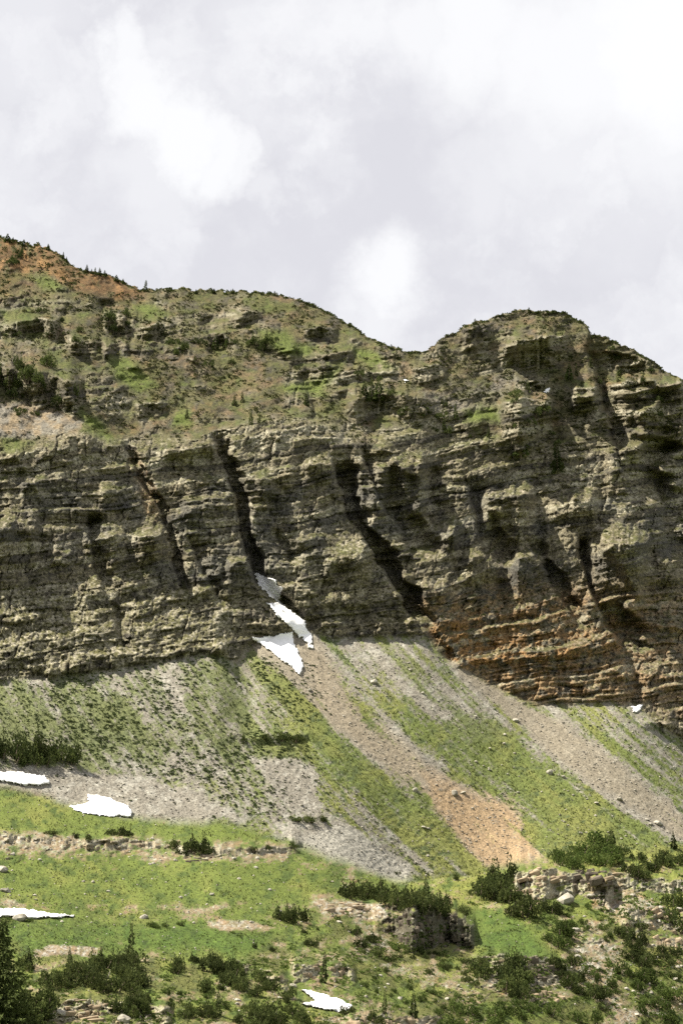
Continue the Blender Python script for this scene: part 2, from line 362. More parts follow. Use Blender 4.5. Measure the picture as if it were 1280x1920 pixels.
# talus and meadow relief
kf = .55 + .55 * np.clip(PX / 1280, 0, 1.3)
sa = PX - kf * (PY - 1200); sb = PY + .4 * PX
lt_ = sst(560, 420, PX)
streak = fbm(sa / 16, sb / 170, 4, 101) * (1 - .55 * lt_) + .5 * lt_ * fbm(PX / 22, PY / 26, 4, 105)
streak2 = fbm(sa / 6, sb / 60, 3, 102)
D += w_talus * (1 - snowm) * (1.0 * streak + .35 * streak2 + .45 * fbm(PX / 7, PY / 5, 3, 103) + 2.5 * fbm(sa / 70, sb / 400, 2, 104))
lowx, lowy = XW, YW
rough = fbm(PX / 90, PY / 45, 3, 111)
D += w_low * (1 - snowm) * (2.2 * fbm(XW / 14, YW / 26, 3, 114) + 1.2 * fbm(XW / 5, YW / 9, 4, 112) + .6 * fbm(PX / 6, PY / 4, 3, 113))

# rough broken rock of the lower outcrops
rl = np.zeros(PX.shape, np.float32); FACE_SHADE = [(700, 1688), (800, 1690), (880, 1710), (900, 1800), (840, 1798), (715, 1778)]
LOWROCK = [[(962, 1640), (985, 1628), (1060, 1622), (1140, 1640), (1150, 1690), (1060, 1700), (1000, 1710), (970, 1690)],
           [(1130, 1640), (1290, 1640), (1290, 1680), (1200, 1676), (1140, 1664)], [(1180, 1700), (1290, 1700), (1290, 1780), (1220, 1770)],
           [(725, 1695), (800, 1695), (870, 1712), (885, 1790), (840, 1792), (740, 1772)], [(950, 1790), (1030, 1790), (1070, 1850), (1000, 1860), (950, 1830)],
           [(560, 1800), (645, 1800), (660, 1840), (580, 1842)], [(100, 1868), (260, 1872), (300, 1925), (110, 1925)], [(0, 1566), (300, 1570), (560, 1590), (540, 1620), (300, 1624), (0, 1606)],
           [(590, 1685), (730, 1690), (740, 1730), (620, 1718)], [(640, 1900), (830, 1900), (830, 1935), (640, 1935)], [(820, 1840), (1000, 1850), (1040, 1890), (900, 1880)],
           [(1070, 1730), (1120, 1740), (1150, 1770), (1120, 1790), (1090, 1770)]]
for q in LOWROCK:
    rl = np.maximum(rl, polymask(q, PX + 14 * wob, PY + 10 * wob2, 7))
rl = np.maximum(rl, .9 * FACE * w_low)
D += rl * (1 - snowm) * (.8 * (o2 + .4) * -1 + .7 * o3 + .9 * fbm(PX / 8, PY / 5, 3, 121))

# ground under snow lies smooth
D = np.where(snowm > 0, D * (1 - snowm) + snowm * (np.round(D / 6) * 0 + D * .0 + 0), D) if False else D
def boxblur(a, n):
    k = np.hanning(2 * n + 3)[1:-1]; k /= k.sum()
    a = np.apply_along_axis(lambda r: np.convolve(np.pad(r, n, mode='edge'), k, 'valid'), 0, a)
    return np.apply_along_axis(lambda r: np.convolve(np.pad(r, n, mode='edge'), k, 'valid'), 1, a)
DB = boxblur(D, 7)
D = D * (1 - snowm) + DB * snowm
Yf = np.maximum(Y0 + D, 150)
W = to_world(PX, PY, Yf)

# ---- normals (numpy) for what grows where
du = np.gradient(W, axis=1); dv = np.gradient(W, axis=0)
nn = np.cross(du, dv); nn /= np.linalg.norm(nn, axis=-1, keepdims=True) + 1e-9
nn *= np.where(nn[..., 1:2] > 0, -1, 1)
UP = boxblur(nn[..., 2], 2)

# ------------------------------------------------------------------ ground colours (albedo of what lies there, plus shade painted on one rock face)
def C(*c): return np.array(c, np.float32)
GRASS = C(.090, .116, .025); GRASS_Y = C(.138, .150, .038); GRASS_D = C(.046, .067, .016)
SCREE = C(.190, .175, .146); SCREE_L = C(.262, .250, .216); SCREE_B = C(.168, .145, .106); ORANGE = C(.255, .185, .112)
ROCK = C(.148, .130, .086); ROCK_L = C(.290, .270, .205); ROCK_D = C(.066, .060, .048); ROCK_O = C(.215, .124, .052)
OLIVE = C(.074, .071, .026); TAN = C(.245, .190, .122); RED = C(.125, .072, .030)
def mixc(a, b, t): return a + (b - a) * np.clip(t, 0, 1)[..., None]
fine = fbm(PX / 4, PY / 3, 3, 201); mid = fbm(PX / 14, PY / 10, 4, 202); big = fbm(PX / 80, PY / 60, 4, 203)
wx = PX + 11 * wob + 5 * fine; wy = PY + 8 * wob2 + 4 * fine
def pm(poly, soft=8): return polymask(poly, wx, wy, soft)
shape3 = PX.shape + (3,)
# cliff rock
tone = .5 + .35 * (h2(i2, i2 * 0, 301) - .5) * 2 + .3 * mid + .25 * (o2) * .6 + .25 * fine
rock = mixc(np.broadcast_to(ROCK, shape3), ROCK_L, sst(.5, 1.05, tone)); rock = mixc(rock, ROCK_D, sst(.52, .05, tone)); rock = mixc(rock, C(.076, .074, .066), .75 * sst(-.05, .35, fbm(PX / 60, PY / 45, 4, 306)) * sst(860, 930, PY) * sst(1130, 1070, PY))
lightw = sst(.05, .5, fbm(PX / 70, PY / 40, 4, 305)); rock = mixc(rock, ROCK_L, .55 * lightw * sst(-.2, .5, fine + o3 * .5))
orng = np.maximum.reduce([pm([(800, 1180), (860, 1160), (900, 1180), (1170, 1180), (1180, 1230), (1060, 1245), (880, 1262), (830, 1240)], 16), .8 * pm([(1080, 1150), (1180, 1160), (1180, 1290), (1120, 1270)], 16), .75 * pm([(800, 1130), (1000, 1110), (1300, 1120), (1300, 1340), (1000, 1330), (880, 1270)], 50),
                          .5 * pm([(255, 850), (300, 930), (300, 980), (285, 975), (240, 870)], 8)])
rock = mixc(rock, ROCK_O, orng * sst(-.45, .3, mid + .5 * fine))
rock = mixc(rock, SCREE_B, .35 * sst(900, 1280, PX) * sst(1000, 1100, PY))
veg_c = sst(.50, .78, UP + .14 * mid + .05 * big)
ledge = mixc(np.broadcast_to(OLIVE, shape3), SCREE_B, sst(-.1, .5, fine + .6 * mid)); ledge = mixc(ledge, ROCK_L, .6 * sst(.2, .6, fine - .4 * mid))
tier = sst(1085, 1130, PY) * sst(470, 420, PX) + .6 * polymask([(540, 1020), (660, 1000), (740, 1090), (770, 1160), (560, 1150)], wx, wy, 20)
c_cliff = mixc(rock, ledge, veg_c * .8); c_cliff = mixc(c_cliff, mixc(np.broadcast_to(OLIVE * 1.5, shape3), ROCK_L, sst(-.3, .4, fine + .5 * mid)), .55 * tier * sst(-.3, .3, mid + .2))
# upper slopes: outcrops, dry grass, green patches, red soil of the left summit
gpat = np.zeros(PX.shape, np.float32)
for q in [[(55, 520), (95, 515), (125, 540), (85, 548)], [(0, 575), (50, 590), (60, 605), (0, 600)], [(245, 570), (290, 572), (325, 595), (280, 602), (250, 590)], [(505, 572), (550, 575), (540, 585), (510, 582)],
          [(485, 618), (530, 622), (560, 640), (600, 650), (580, 668), (530, 660), (490, 645)], [(205, 670), (240, 675), (300, 720), (260, 735), (215, 710)], [(520, 725), (600, 705), (640, 680), (600, 740), (540, 738)],
          [(330, 770), (360, 765), (360, 800), (320, 800)], [(0, 818), (50, 820), (55, 850), (0, 855)], [(150, 770), (190, 780), (240, 850), (285, 930), (270, 930), (215, 850), (170, 810)], [(870, 770), (920, 760), (930, 790), (880, 800)],
          [(700, 830), (750, 825), (745, 845), (700, 848)], [(880, 800), (925, 820), (915, 840)], [(640, 650), (700, 660), (740, 690), (690, 690)]]:
    gpat = np.maximum(gpat, pm(q, 10))
upmix = fbm(PX / 30, PY / 18, 5, 311)
c_up = mixc(np.broadcast_to(OLIVE * .85, shape3), C(.118, .084, .046), sst(-.15, .4, upmix)); c_up = mixc(c_up, C(.150, .098, .045), .5 * sst(.1, .5, fbm(PX / 18, PY / 12, 4, 317))); c_up = mixc(c_up, GRASS * .8, .5 * sst(-.05, .45, fbm(PX / 60, PY / 30, 4, 312))); c_up = mixc(c_up, ROCK_D * .8, .75 * sst(-.05, .45, fbm(PX / 14, PY / 9, 4, 313)))
rk_up = np.clip(rockw * 1.3 - .1, 0, 1) * sst(.92, .6, UP + .12 * fine)
c_up = mixc(c_up, rock, rk_up); c_up = mixc(c_up, GRASS * 1.0, gpat * sst(-.5, .1, mid + .3) * .95)
redm = np.maximum(pm([(-80, 420), (60, 440), (130, 480), (240, 525), (285, 545), (230, 560), (160, 552), (90, 512), (40, 510), (-80, 500)], 10), .5 * pm([(-60, 480), (40, 500), (100, 560), (0, 560)], 14))
c_up = mixc(c_up, mixc(np.broadcast_to(RED, shape3), OLIVE, sst(0, .5, mid)), redm * .85 * sst(-.5, .2, mid + .4)); c_up = mixc(c_up, ROCK_O * 1.1, .8 * redm * sst(.05, .5, fbm(PX / 16, PY / 16, 3, 315)))
tanp = pm([(-60, 762), (30, 756), (90, 768), (160, 785), (150, 812), (60, 822), (-60, 818)], 8); c_up = mixc(c_up, mixc(np.broadcast_to(SCREE * .95, shape3), TAN * .9, sst(-.3, .4, mid)), tanp * .95)
scr_up = pm([(770, 730), (860, 735), (960, 690), (990, 670), (1000, 700), (930, 740), (850, 790), (800, 780)], 12); c_up = mixc(c_up, SCREE * .78, scr_up * sst(-.6, .3, fine) * .8)
# talus
gr = .34 + .75 * streak + .55 * streak2 + .25 * big + .35 * fine + .35 * fbm(sa / 34, sb / 120, 3, 106)
def addg(q, a, soft=10):
    global gr
    gr = gr + a * pm(q, soft)
addg([(450, 1205), (485, 1222), (560, 1290), (640, 1360), (720, 1440), (795, 1492), (805, 1510), (885, 1600), (905, 1645), (860, 1645), (760, 1580), (680, 1510), (600, 1420), (510, 1310)], .55, 18)
addg([(600, 1195), (632, 1203), (700, 1262), (790, 1345), (880, 1440), (1000, 1550), (1040, 1605), (985, 1592), (900, 1500), (800, 1400), (690, 1290)], .55, 14)
addg([(760, 1225), (820, 1275), (900, 1345), (965, 1372), (1080, 1470), (1250, 1565), (1300, 1590), (1300, 1650), (1040, 1600), (930, 1490), (840, 1390), (730, 1270)], .35, 16)
addg([(900, 1350), (965, 1372), (1080, 1470), (1250, 1565), (1300, 1590), (1300, 1650), (1040, 1600), (930, 1490), (800, 1360)], .4, 22)
addg([(1060, 1322), (1180, 1322), (1290, 1390), (1290, 1540), (1180, 1440), (1100, 1380)], .35, 12)
addg([(-80, 1278), (180, 1285), (260, 1330), (330, 1400), (300, 1440), (150, 1440), (-80, 1380)], .4, 20); addg([(380, 1240), (450, 1260), (560, 1400), (500, 1480), (420, 1440), (340, 1330)], .25, 20)
addg([(540, 1350), (620, 1370), (700, 1460), (640, 1480), (560, 1420)], .3, 12)
addg([(640, 1200), (760, 1215), (900, 1330), (960, 1375), (880, 1390), (760, 1300)], -.16, 24)
addg([(640, 1195), (662, 1200), (745, 1268), (840, 1345), (826, 1350), (735, 1285)], -.6, 10)
addg([(840, 1240), (900, 1268), (1000, 1332), (1085, 1372), (1180, 1450), (1300, 1548), (1300, 1585), (1220, 1550), (1100, 1466), (980, 1362), (870, 1275)], -.9, 9)
addg([(430, 1235), (470, 1200), (590, 1195), (604, 1215), (630, 1290), (700, 1375), (790, 1455), (760, 1470), (680, 1410), (600, 1330), (540, 1275), (470, 1218)], -.75, 14)
addg([(800, 1450), (880, 1480), (960, 1505), (992, 1560), (1015, 1602), (940, 1640), (900, 1618), (850, 1560), (795, 1480)], -.85, 14); addg([(690, 1330), (760, 1385), (830, 1430), (870, 1490), (810, 1490), (740, 1420)], -.55, 10); addg([(640, 1300), (700, 1320), (760, 1400), (700, 1390)], .3, 10)
addg([(-80, 1444), (140, 1446), (250, 1462), (380, 1490), (445, 1530), (330, 1545), (240, 1535), (100, 1500), (-80, 1480)], -1.0, 9)
addg([(470, 1418), (560, 1425), (590, 1450), (596, 1530), (560, 1518), (500, 1450)], -.9, 8)
addg([(300, 1262), (320, 1258), (350, 1330), (335, 1340)], -.7, 6)
scr2 = pm([(555, 1575), (640, 1545), (700, 1580), (765, 1625), (775, 1662), (700, 1685), (625, 1648), (580, 1605)], 9)
gr = gr - 1.0 * scr2
om = np.maximum(polymask([(800, 1450), (880, 1480), (960, 1505), (992, 1560), (1015, 1602), (940, 1640), (900, 1618), (850, 1560), (795, 1480)], wx + 16 * streak + 18 * wob2, wy + 14 * wob, 22), .14 * pm([(560, 1210), (612, 1215), (650, 1290), (730, 1370), (810, 1450), (760, 1470), (680, 1410), (600, 1330)], 16))
brn = np.maximum(pm([(430, 1235), (470, 1200), (590, 1195), (650, 1290), (810, 1450), (760, 1480), (600, 1340)], 14), pm([(840, 1240), (900, 1268), (1085, 1372), (1300, 1548), (1300, 1585), (1100, 1466), (870, 1275)], 10))
scree = mixc(np.broadcast_to(SCREE, shape3), SCREE_L, sst(-.1, .5, mid + .5 * fine)); scree = mixc(scree, SCREE_B * 1.1, .75 * brn)
scree = mixc(scree, ORANGE, om * sst(-.8, .1, mid + .3)); scree = mixc(scree, SCREE_L * 1.02, scr2)
grass_t = mixc(np.broadcast_to(GRASS, shape3), GRASS_Y, sst(-.2, .5, big + .5 * streak)); grass_t = mixc(grass_t, GRASS_D, sst(.15, .6, mid + .4 * fine))
left_t = np.maximum(sst(620, 380, PX) * sst(1500, 1440, PY), .8 * pm([(640, 1200), (760, 1215), (900, 1330), (960, 1375), (880, 1390), (760, 1300)], 24)); grass_t = mixc(grass_t, C(.096, .112, .046), .8 * left_t)
gcov = sst(.10, .80, gr + .25 * fine)
c_tal = mixc(scree, grass_t, gcov * .92)
# meadow and lower ground
gm = .72 + .5 * rough + .55 * mid + .4 * fine + sst(1690, 1760, PY) * (.5 * fbm(PX / 24, PY / 13, 4, 115) - .12)
def addm(q, a, soft=9):
    global gm
    gm = gm + a * pm(q, soft)
addm([(-80, 1490), (100, 1500), (240, 1540), (430, 1545), (470, 1570), (300, 1562), (0, 1556), (-80, 1560)], .5, 16); addm([(0, 1624), (300, 1628), (540, 1622), (640, 1660), (560, 1690), (300, 1690), (0, 1680)], .45, 22)
addm([(-80, 1725), (150, 1722), (400, 1730), (520, 1752), (470, 1790), (300, 1780), (60, 1790), (-80, 1790)], .5, 18)
addm([(860, 1700), (960, 1715), (1045, 1795), (985, 1800), (880, 1775)], 1.2); addm([(645, 1795), (780, 1840), (810, 1885), (660, 1865)], .9); addm([(440, 1845), (560, 1880), (640, 1905), (480, 1900)], .5)
addm([(960, 1880), (1100, 1870), (1120, 1935), (900, 1935)], .5)
addm([(-80, 1562), (200, 1566), (300, 1575), (560, 1590), (540, 1618), (300, 1622), (200, 1606), (-80, 1606)], -.55, 16); addm([(-80, 1688), (160, 1692), (420, 1688), (620, 1690), (640, 1702), (400, 1706), (160, 1712), (-80, 1712)], -.34, 9)
addm([(60, 1778), (100, 1772), (190, 1774), (180, 1790), (70, 1792)], -1.1, 5); addm([(385, 1726), (460, 1724), (520, 1742), (400, 1744)], -.8, 6); addm([(590, 1690), (720, 1690), (730, 1725), (600, 1712)], -.7, 8)
addm([(1090, 1655), (1180, 1665), (1240, 1700), (1180, 1725), (1110, 1700)], -.7, 8); addm([(1030, 1720), (1130, 1730), (1170, 1800), (1160, 1925), (1120, 1880), (1080, 1800)], -.3, 18)
addm([(968, 1766), (986, 1766), (988, 1786), (970, 1788)], -1.2, 5); addm([(660, 1700), (760, 1790), (900, 1850), (880, 1900), (760, 1850), (640, 1760)], -.3, 20)
soil = mixc(np.broadcast_to(TAN * .82, shape3), SCREE_L * 1.1, sst(-.2, .4, fine + .5 * mid)); soil = mixc(soil, OLIVE * 1.4, .5 * sst(-.1, .4, fbm(PX / 9, PY / 6, 3, 333))); soil = mixc(soil, ROCK_O, .4 * sst(.2, .6, fbm(PX / 20, PY / 14, 3, 330)))
grass_m = mixc(np.broadcast_to(GRASS * 1.02, shape3), GRASS_Y, sst(-.1, .5, big)); grass_m = mixc(grass_m, GRASS_D * 1.15, sst(-.05, .55, mid))
brt = np.maximum(pm([(860, 1700), (960, 1715), (1045, 1795), (985, 1800), (880, 1775)], 12), pm([(-80, 1725), (150, 1722), (400, 1730), (520, 1752), (470, 1790), (60, 1790)], 20)); grass_m = mixc(grass_m, C(.050, .085, .016), .75 * brt)
olm = sst(-.2, .4, fbm(PX / 40, PY / 26, 4, 331)) * sst(1680, 1760, PY) * (1 - brt); grass_m = mixc(grass_m, OLIVE * 1.15, .7 * olm); grass_m = mixc(grass_m, C(.024, .036, .012), .6 * sst(.1, .5, fbm(PX / 13, PY / 8, 4, 332)) * sst(1670, 1780, PY))
gm = gm + .35 * fbm(PX / 30, PY / 9, 4, 116)
gmc = sst(.08, .62, gm)
c_low = mixc(soil, grass_m, gmc)
lr = mixc(np.broadcast_to(ROCK_L * 1.05, shape3), TAN, sst(-.2, .5, mid)); lr = mixc(lr, ROCK, sst(.1, .6, fine + .5 * o3))
lr = mixc(lr, ROCK_D * .9, .9 * pm(FACE_SHADE, 8))  # shade of the steep lower face put into its rock colour
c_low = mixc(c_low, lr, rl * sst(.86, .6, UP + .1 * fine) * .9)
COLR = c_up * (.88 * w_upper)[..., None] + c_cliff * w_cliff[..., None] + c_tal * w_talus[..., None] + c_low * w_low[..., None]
COLR /= np.maximum((w_upper + w_cliff + w_talus + w_low), 1e-3)[..., None]
vg = sst(-.25, .35, fbm(PX / 26, PY / 12, 4, 341)) * sst(.42, .72, UP + .2 * mid) * np.maximum(.75 * sst(1000, 860, PY), .4) * sst(1180, 1080, PY - .1 * PX) * (1 - redm) * (1 - tanp) * (w_cliff + w_upper)
COLR = mixc(COLR, mixc(np.broadcast_to(GRASS * .62, shape3), OLIVE, sst(-.3, .3, mid)), vg * .8)
COLR = COLR * (1 + .20 * fine + .10 * (h2(np.floor(PX / 2.2), np.floor(PY / 2.2), 350) - .5))[..., None]
GRASSW = w_talus * gcov + w_low * gmc * (1 - rl) + w_upper * gpat
SCREEW = w_talus * (1 - gcov) + w_low * (1 - gmc) * .8

# ------------------------------------------------------------------ materials
def new_mat(name):
    m = bpy.data.materials.new(name); m.use_nodes = True
    nt = m.node_tree; nt.nodes.clear()
    o = nt.nodes.new('ShaderNodeOutputMaterial'); b = nt.nodes.new('ShaderNodeBsdfPrincipled'); nt.links.new(b.outputs[0], o.inputs[0])
    b.inputs['Roughness'].default_value = .9; b.inputs['Specular IOR Level'].default_value = .15
    return m, nt, b
def node(nt, t, **kw):
    n = nt.nodes.new(t)
    for k, vv in kw.items(): setattr(n, k, vv)
    return n
def ground_mat(name, sc1, sc2, bump_d, contrast):
    m, nt, b = new_mat(name); L = nt.links
    at = node(nt, 'ShaderNodeAttribute', attribute_name='Col')
    tc = node(nt, 'ShaderNodeTexCoord')
    n1 = node(nt, 'ShaderNodeTexNoise'); n1.inputs['Scale'].default_value = sc1; n1.inputs['Detail'].default_value = 6; n1.inputs['Roughness'].default_value = .7
    n2 = node(nt, 'ShaderNodeTexVoronoi'); n2.inputs['Scale'].default_value = sc2
    L.new(tc.outputs['Object'], n1.inputs['Vector']); L.new(tc.outputs['Object'], n2.inputs['Vector'])
    mr = node(nt, 'ShaderNodeMapRange'); mr.inputs[1].default_value = .3; mr.inputs[2].default_value = .7; mr.inputs[3].default_value = 1 - contrast; mr.inputs[4].default_value = 1 + contrast
    L.new(n1.outputs['Fac'], mr.inputs[0])
    sep = node(nt, 'ShaderNodeSeparateColor'); L.new(n2.outputs['Color'], sep.inputs[0])
    mr2 = node(nt, 'ShaderNodeMapRange'); mr2.inputs[3].default_value = 1 - contrast * .8; mr2.inputs[4].default_value = 1 + contrast * .8; L.new(sep.outputs[0], mr2.inputs[0])
    mu = node(nt, 'ShaderNodeMath', operation='MULTIPLY'); L.new(mr.outputs[0], mu.inputs[0]); L.new(mr2.outputs[0], mu.inputs[1])
    vm = node(nt, 'ShaderNodeVectorMath', operation='SCALE'); L.new(at.outputs['Color'], vm.inputs[0]); L.new(mu.outputs[0], vm.inputs['Scale'])
    L.new(vm.outputs[0], b.inputs['Base Color'])
    bp = node(nt, 'ShaderNodeBump'); bp.inputs['Strength'].default_value = .7; bp.inputs['Distance'].default_value = bump_d
    L.new(n1.outputs['Fac'], bp.inputs['Height']); L.new(bp.outputs[0], b.inputs['Normal'])
    return m
M_CLIFF = ground_mat('bedded_rock', .9, 1.0, 1.5, .55)
M_SLOPE = ground_mat('ridge_ground', .9, 1.2, 1.2, .42)
M_SCREE = ground_mat('scree_ground', 1.2, 1.7, .5, .36)
M_MEADOW = ground_mat('meadow_ground', 1.5, 2.2, .5, .38)
def noise_mat(name, c1, c2, scale, rough=.9, bump=0, vary=0.0, attr=False, trans=0):
    m, nt, b = new_mat(name); L = nt.links
    tc = node(nt, 'ShaderNodeTexCoord'); n = node(nt, 'ShaderNodeTexNoise'); n.inputs['Scale'].default_value = scale; n.inputs['Detail'].default_value = 4
    L.new(tc.outputs['Object'], n.inputs['Vector'])
    mr = node(nt, 'ShaderNodeMapRange'); mr.inputs[1].default_value = .35; mr.inputs[2].default_value = .65; L.new(n.outputs['Fac'], mr.inputs[0])
    mx = node(nt, 'ShaderNodeMix', data_type='RGBA'); L.new(mr.outputs[0], mx.inputs[0]); mx.inputs[6].default_value = (*c1, 1); mx.inputs[7].default_value = (*c2, 1)
    out = mx.outputs[2]
    if vary:
        oi = node(nt, 'ShaderNodeObjectInfo'); m2 = node(nt, 'ShaderNodeMapRange'); m2.inputs[3].default_value = 1 - vary; m2.inputs[4].default_value = 1 + vary; L.new(oi.outputs['Random'], m2.inputs[0])
        vm = node(nt, 'ShaderNodeVectorMath', operation='SCALE'); L.new(out, vm.inputs[0]); L.new(m2.outputs[0], vm.inputs['Scale']); out = vm.outputs[0]
    L.new(out, b.inputs['Base Color']); b.inputs['Roughness'].default_value = rough
    if trans:
        tr = node(nt, 'ShaderNodeBsdfTranslucent'); L.new(out, tr.inputs[0]); ms = node(nt, 'ShaderNodeMixShader'); ms.inputs[0].default_value = trans
        L.new(b.outputs[0], ms.inputs[1]); L.new(tr.outputs[0], ms.inputs[2]); L.new(ms.outputs[0], [n_ for n_ in nt.nodes if n_.type == 'OUTPUT_MATERIAL'][0].inputs[0])
    if bump:
        bp = node(nt, 'ShaderNodeBump'); bp.inputs['Distance'].default_value = bump; bp.inputs['Strength'].default_value = .6; L.new(n.outputs['Fac'], bp.inputs['Height']); L.new(bp.outputs[0], b.inputs['Normal'])
    return m
M_FIR = noise_mat('fir_foliage', (.040, .058, .018), (.110, .132, .042), 2.6, .8, vary=.35, trans=.3)
M_FIR_L = noise_mat('young_fir_foliage', (.058, .080, .025), (.125, .146, .048), 2.6, .8, vary=.35, trans=.3)
M_SHRUB = noise_mat('shrub_foliage', (.062, .096, .023), (.122, .155, .044), 2.0, .8, vary=.35, trans=.3)
M_TUFT = noise_mat('tuft_foliage', (.060, .084, .034), (.100, .120, .050), .25, .85, vary=.3, trans=.3)
M_SCRUB = noise_mat('ridge_scrub', (.040, .048, .018), (.090, .092, .036), .15, .85, trans=.3)
M_GRASS = noise_mat('grass_blades', (.054, .076, .014), (.108, .116, .030), .08, .85)
M_BARK = noise_mat('bark', (.09, .07, .05), (.16, .13, .10), 4, .9)
M_DEAD = noise_mat('dead_wood', (.28, .25, .20), (.40, .36, .30), 4, .9)
M_BOULDER = noise_mat('boulder_stone', (.19, .175, .14), (.36, .34, .29), 1.4, .9, .15, vary=.18)
M_SLAB = noise_mat('outcrop_stone', (.17, .125, .080), (.33, .265, .185), .9, .9, .2, vary=.22)
M_DARKSLAB = noise_mat('dark_stone', (.055, .046, .037), (.13, .11, .085), .8, .9, .2, vary=.22)  # darker stone; on the steep lower face its tone stands in for shade
M_STONES = noise_mat('scree_stones', (.10, .088, .072), (.30, .28, .24), .35, .9)
M_SNOW = noise_mat('old_snow', (.78, .78, .80), (.86, .86, .87), .25, .6, .15)

# ------------------------------------------------------------------ mesh helpers
def link(o, parent=None):
    COL.objects.link(o)
    if parent is not None: o.parent = parent
    return o
def tag(o, label=None, cat=None, group=None, kind=None):
    if label: o['label'] = label
    if cat: o['category'] = cat
    if group: o['group'] = group
    if kind: o['kind'] = kind
    return o
def np_mesh(name, verts, faces, mat, smooth=False, col=None):
    verts = np.ascontiguousarray(verts, np.float32); faces = np.ascontiguousarray(faces, np.int32)
    me = bpy.data.meshes.new(name); k = faces.shape[1]
    me.vertices.add(len(verts)); me.vertices.foreach_set('co', verts.ravel())
    me.loops.add(faces.size); me.loops.foreach_set('vertex_index', faces.ravel())
    me.polygons.add(len(faces)); me.polygons.foreach_set('loop_start', np.arange(len(faces), dtype=np.int32) * k)
    if smooth: me.polygons.foreach_set('use_smooth', np.ones(len(faces), bool))
    me.update(calc_edges=True)
    if col is not None:
        a = me.color_attributes.new('Col', 'FLOAT_COLOR', 'POINT'); c4 = np.ones((len(verts), 4), np.float32); c4[:, :3] = col; a.data.foreach_set('color', c4.ravel())
    me.materials.append(mat)
    return me

# ------------------------------------------------------------------ the mountain, split into its zones
def build_terrain():
    # rows in front (down into the valley) and behind (the far side of the ridge)
    front = []
    fp = W[0].copy()
    for (y, z) in [(.93, -4), (.8, -10), (.62, -16), (.4, -18)]:
        q = fp.copy(); q[:, 0] *= y ** .6; q[:, 1] *= y; q[:, 2] += z; front.append(q)
    near = []
    for (y, z) in [(90, -26), (40, -9), (12, -3), (-30, -1.8), (-140, 8)]:
        near.append(np.stack([np.linspace(-260, 260, NC), np.full(NC, float(y)), z + 1.2 * fbm(cpx / 60, 0 * cpx + y, 3, 400)], -1))
    back = []
    bp = W[-1].copy()
    for (y, z) in [(3, -1.5), (14, -9), (50, -45), (160, -150), (420, -420)]:
        q = bp.copy(); q[:, 1] += y; q[:, 2] += z + (1.5 if y < 20 else 8) * fbm(cpx / 30, 0 * cpx + y, 3, 401); back.append(q)
    V = np.concatenate([np.stack(near[::-1]), np.stack(front[::-1]), W, np.stack(back)], 0)
    nf = len(near) + len(front); nb = len(back)
    CC = np.concatenate([np.repeat(COLR[:1] * 0 + GRASS, nf, 0), COLR, np.repeat(COLR[-1:], nb, 0)], 0)
    R = V.shape[0]
    zone = np.zeros((R, NC), np.int8)
    z = np.where(w_low > .5, 3, np.where(w_talus > .5, 2, np.where(w_cliff > .5, 1, 0)))
    zone[:nf] = 3; zone[nf:nf + NR] = z; zone[nf + NR:] = 0
    ii = np.arange(R * NC).reshape(R, NC)
    quads = np.stack([ii[:-1, :-1], ii[:-1, 1:], ii[1:, 1:], ii[1:, :-1]], -1).reshape(-1, 4)
    zq = zone[:-1, :-1].reshape(-1)
    Vf = V.reshape(-1, 3); Cf = CC.reshape(-1, 3)
    for k, (nm, mat, lab) in enumerate([('ridge_slope', M_SLOPE, 'rocky ridge slope with dry grass and scrub under the skyline'), ('cliff_terrain', M_CLIFF, 'grey brown bedded cliff with shadowed gullies across the mountain'),
                                        ('scree_slope', M_SCREE, 'fans of grey and orange scree streaked with grass below the cliff'), ('meadow_ground', M_MEADOW, 'green alpine meadow and broken ground at the foot of the scree')]):
        q = quads[zq == k]
        used, inv = np.unique(q, return_inverse=True)
        me = np_mesh(nm, Vf[used], inv.reshape(-1, 4), mat, False, Cf[used])
        o = link(bpy.data.objects.new(nm, me)); tag(o, lab, kind='structure')
    # the valley floor to the horizon
    n = 40; xs = np.linspace(-14000, 14000, n); gx, gy = np.meshgrid(xs, xs + 4000)
    gv = np.stack([gx, gy, -90 + 3 * fbm(gx / 900, gy / 900, 2, 5)], -1).reshape(-1, 3)
    jj = np.arange(n * n).reshape(n, n); fq = np.stack([jj[:-1, :-1], jj[:-1, 1:], jj[1:, 1:], jj[1:, :-1]], -1).reshape(-1, 4)
    me = np_mesh('valley_ground', gv, fq, M_MEADOW, True, np.repeat(GRASS[None], n * n, 0)); tag(link(bpy.data.objects.new('valley_ground', me)), 'green valley floor far below the mountain', kind='structure')
build_terrain()

def surf(px, py):
    """world point of the finished surface at a photo position"""
    px = np.atleast_1d(np.asarray(px, float)); py = np.atleast_1d(np.asarray(py, float))
    c = np.clip(np.interp(px, cpx, np.arange(NC)), 0, NC - 1.001)
    sk = np.interp(px, cpx, c_sky); r = np.clip((py - PYB) / (sk - PYB), 0, 1) * (NR - 1); r = np.clip(r, 0, NR - 1.001)
    ci = c.astype(int); ri = r.astype(int); fc = (c - ci)[:, None]; fr = (r - ri)[:, None]
    return (W[ri, ci] * (1 - fc) + W[ri, ci + 1] * fc) * (1 - fr) + (W[ri + 1, ci] * (1 - fc) + W[ri + 1, ci + 1] * fc) * fr
def field(A, px, py):
    px = np.atleast_1d(px); py = np.atleast_1d(py)
    c = np.clip(np.round(np.interp(px, cpx, np.arange(NC))), 0, NC - 1).astype(int)
    sk = np.interp(px, cpx, c_sky); r = np.clip(np.round((py - PYB) / (sk - PYB) * (NR - 1)), 0, NR - 1).astype(int)
    return A[r, c]

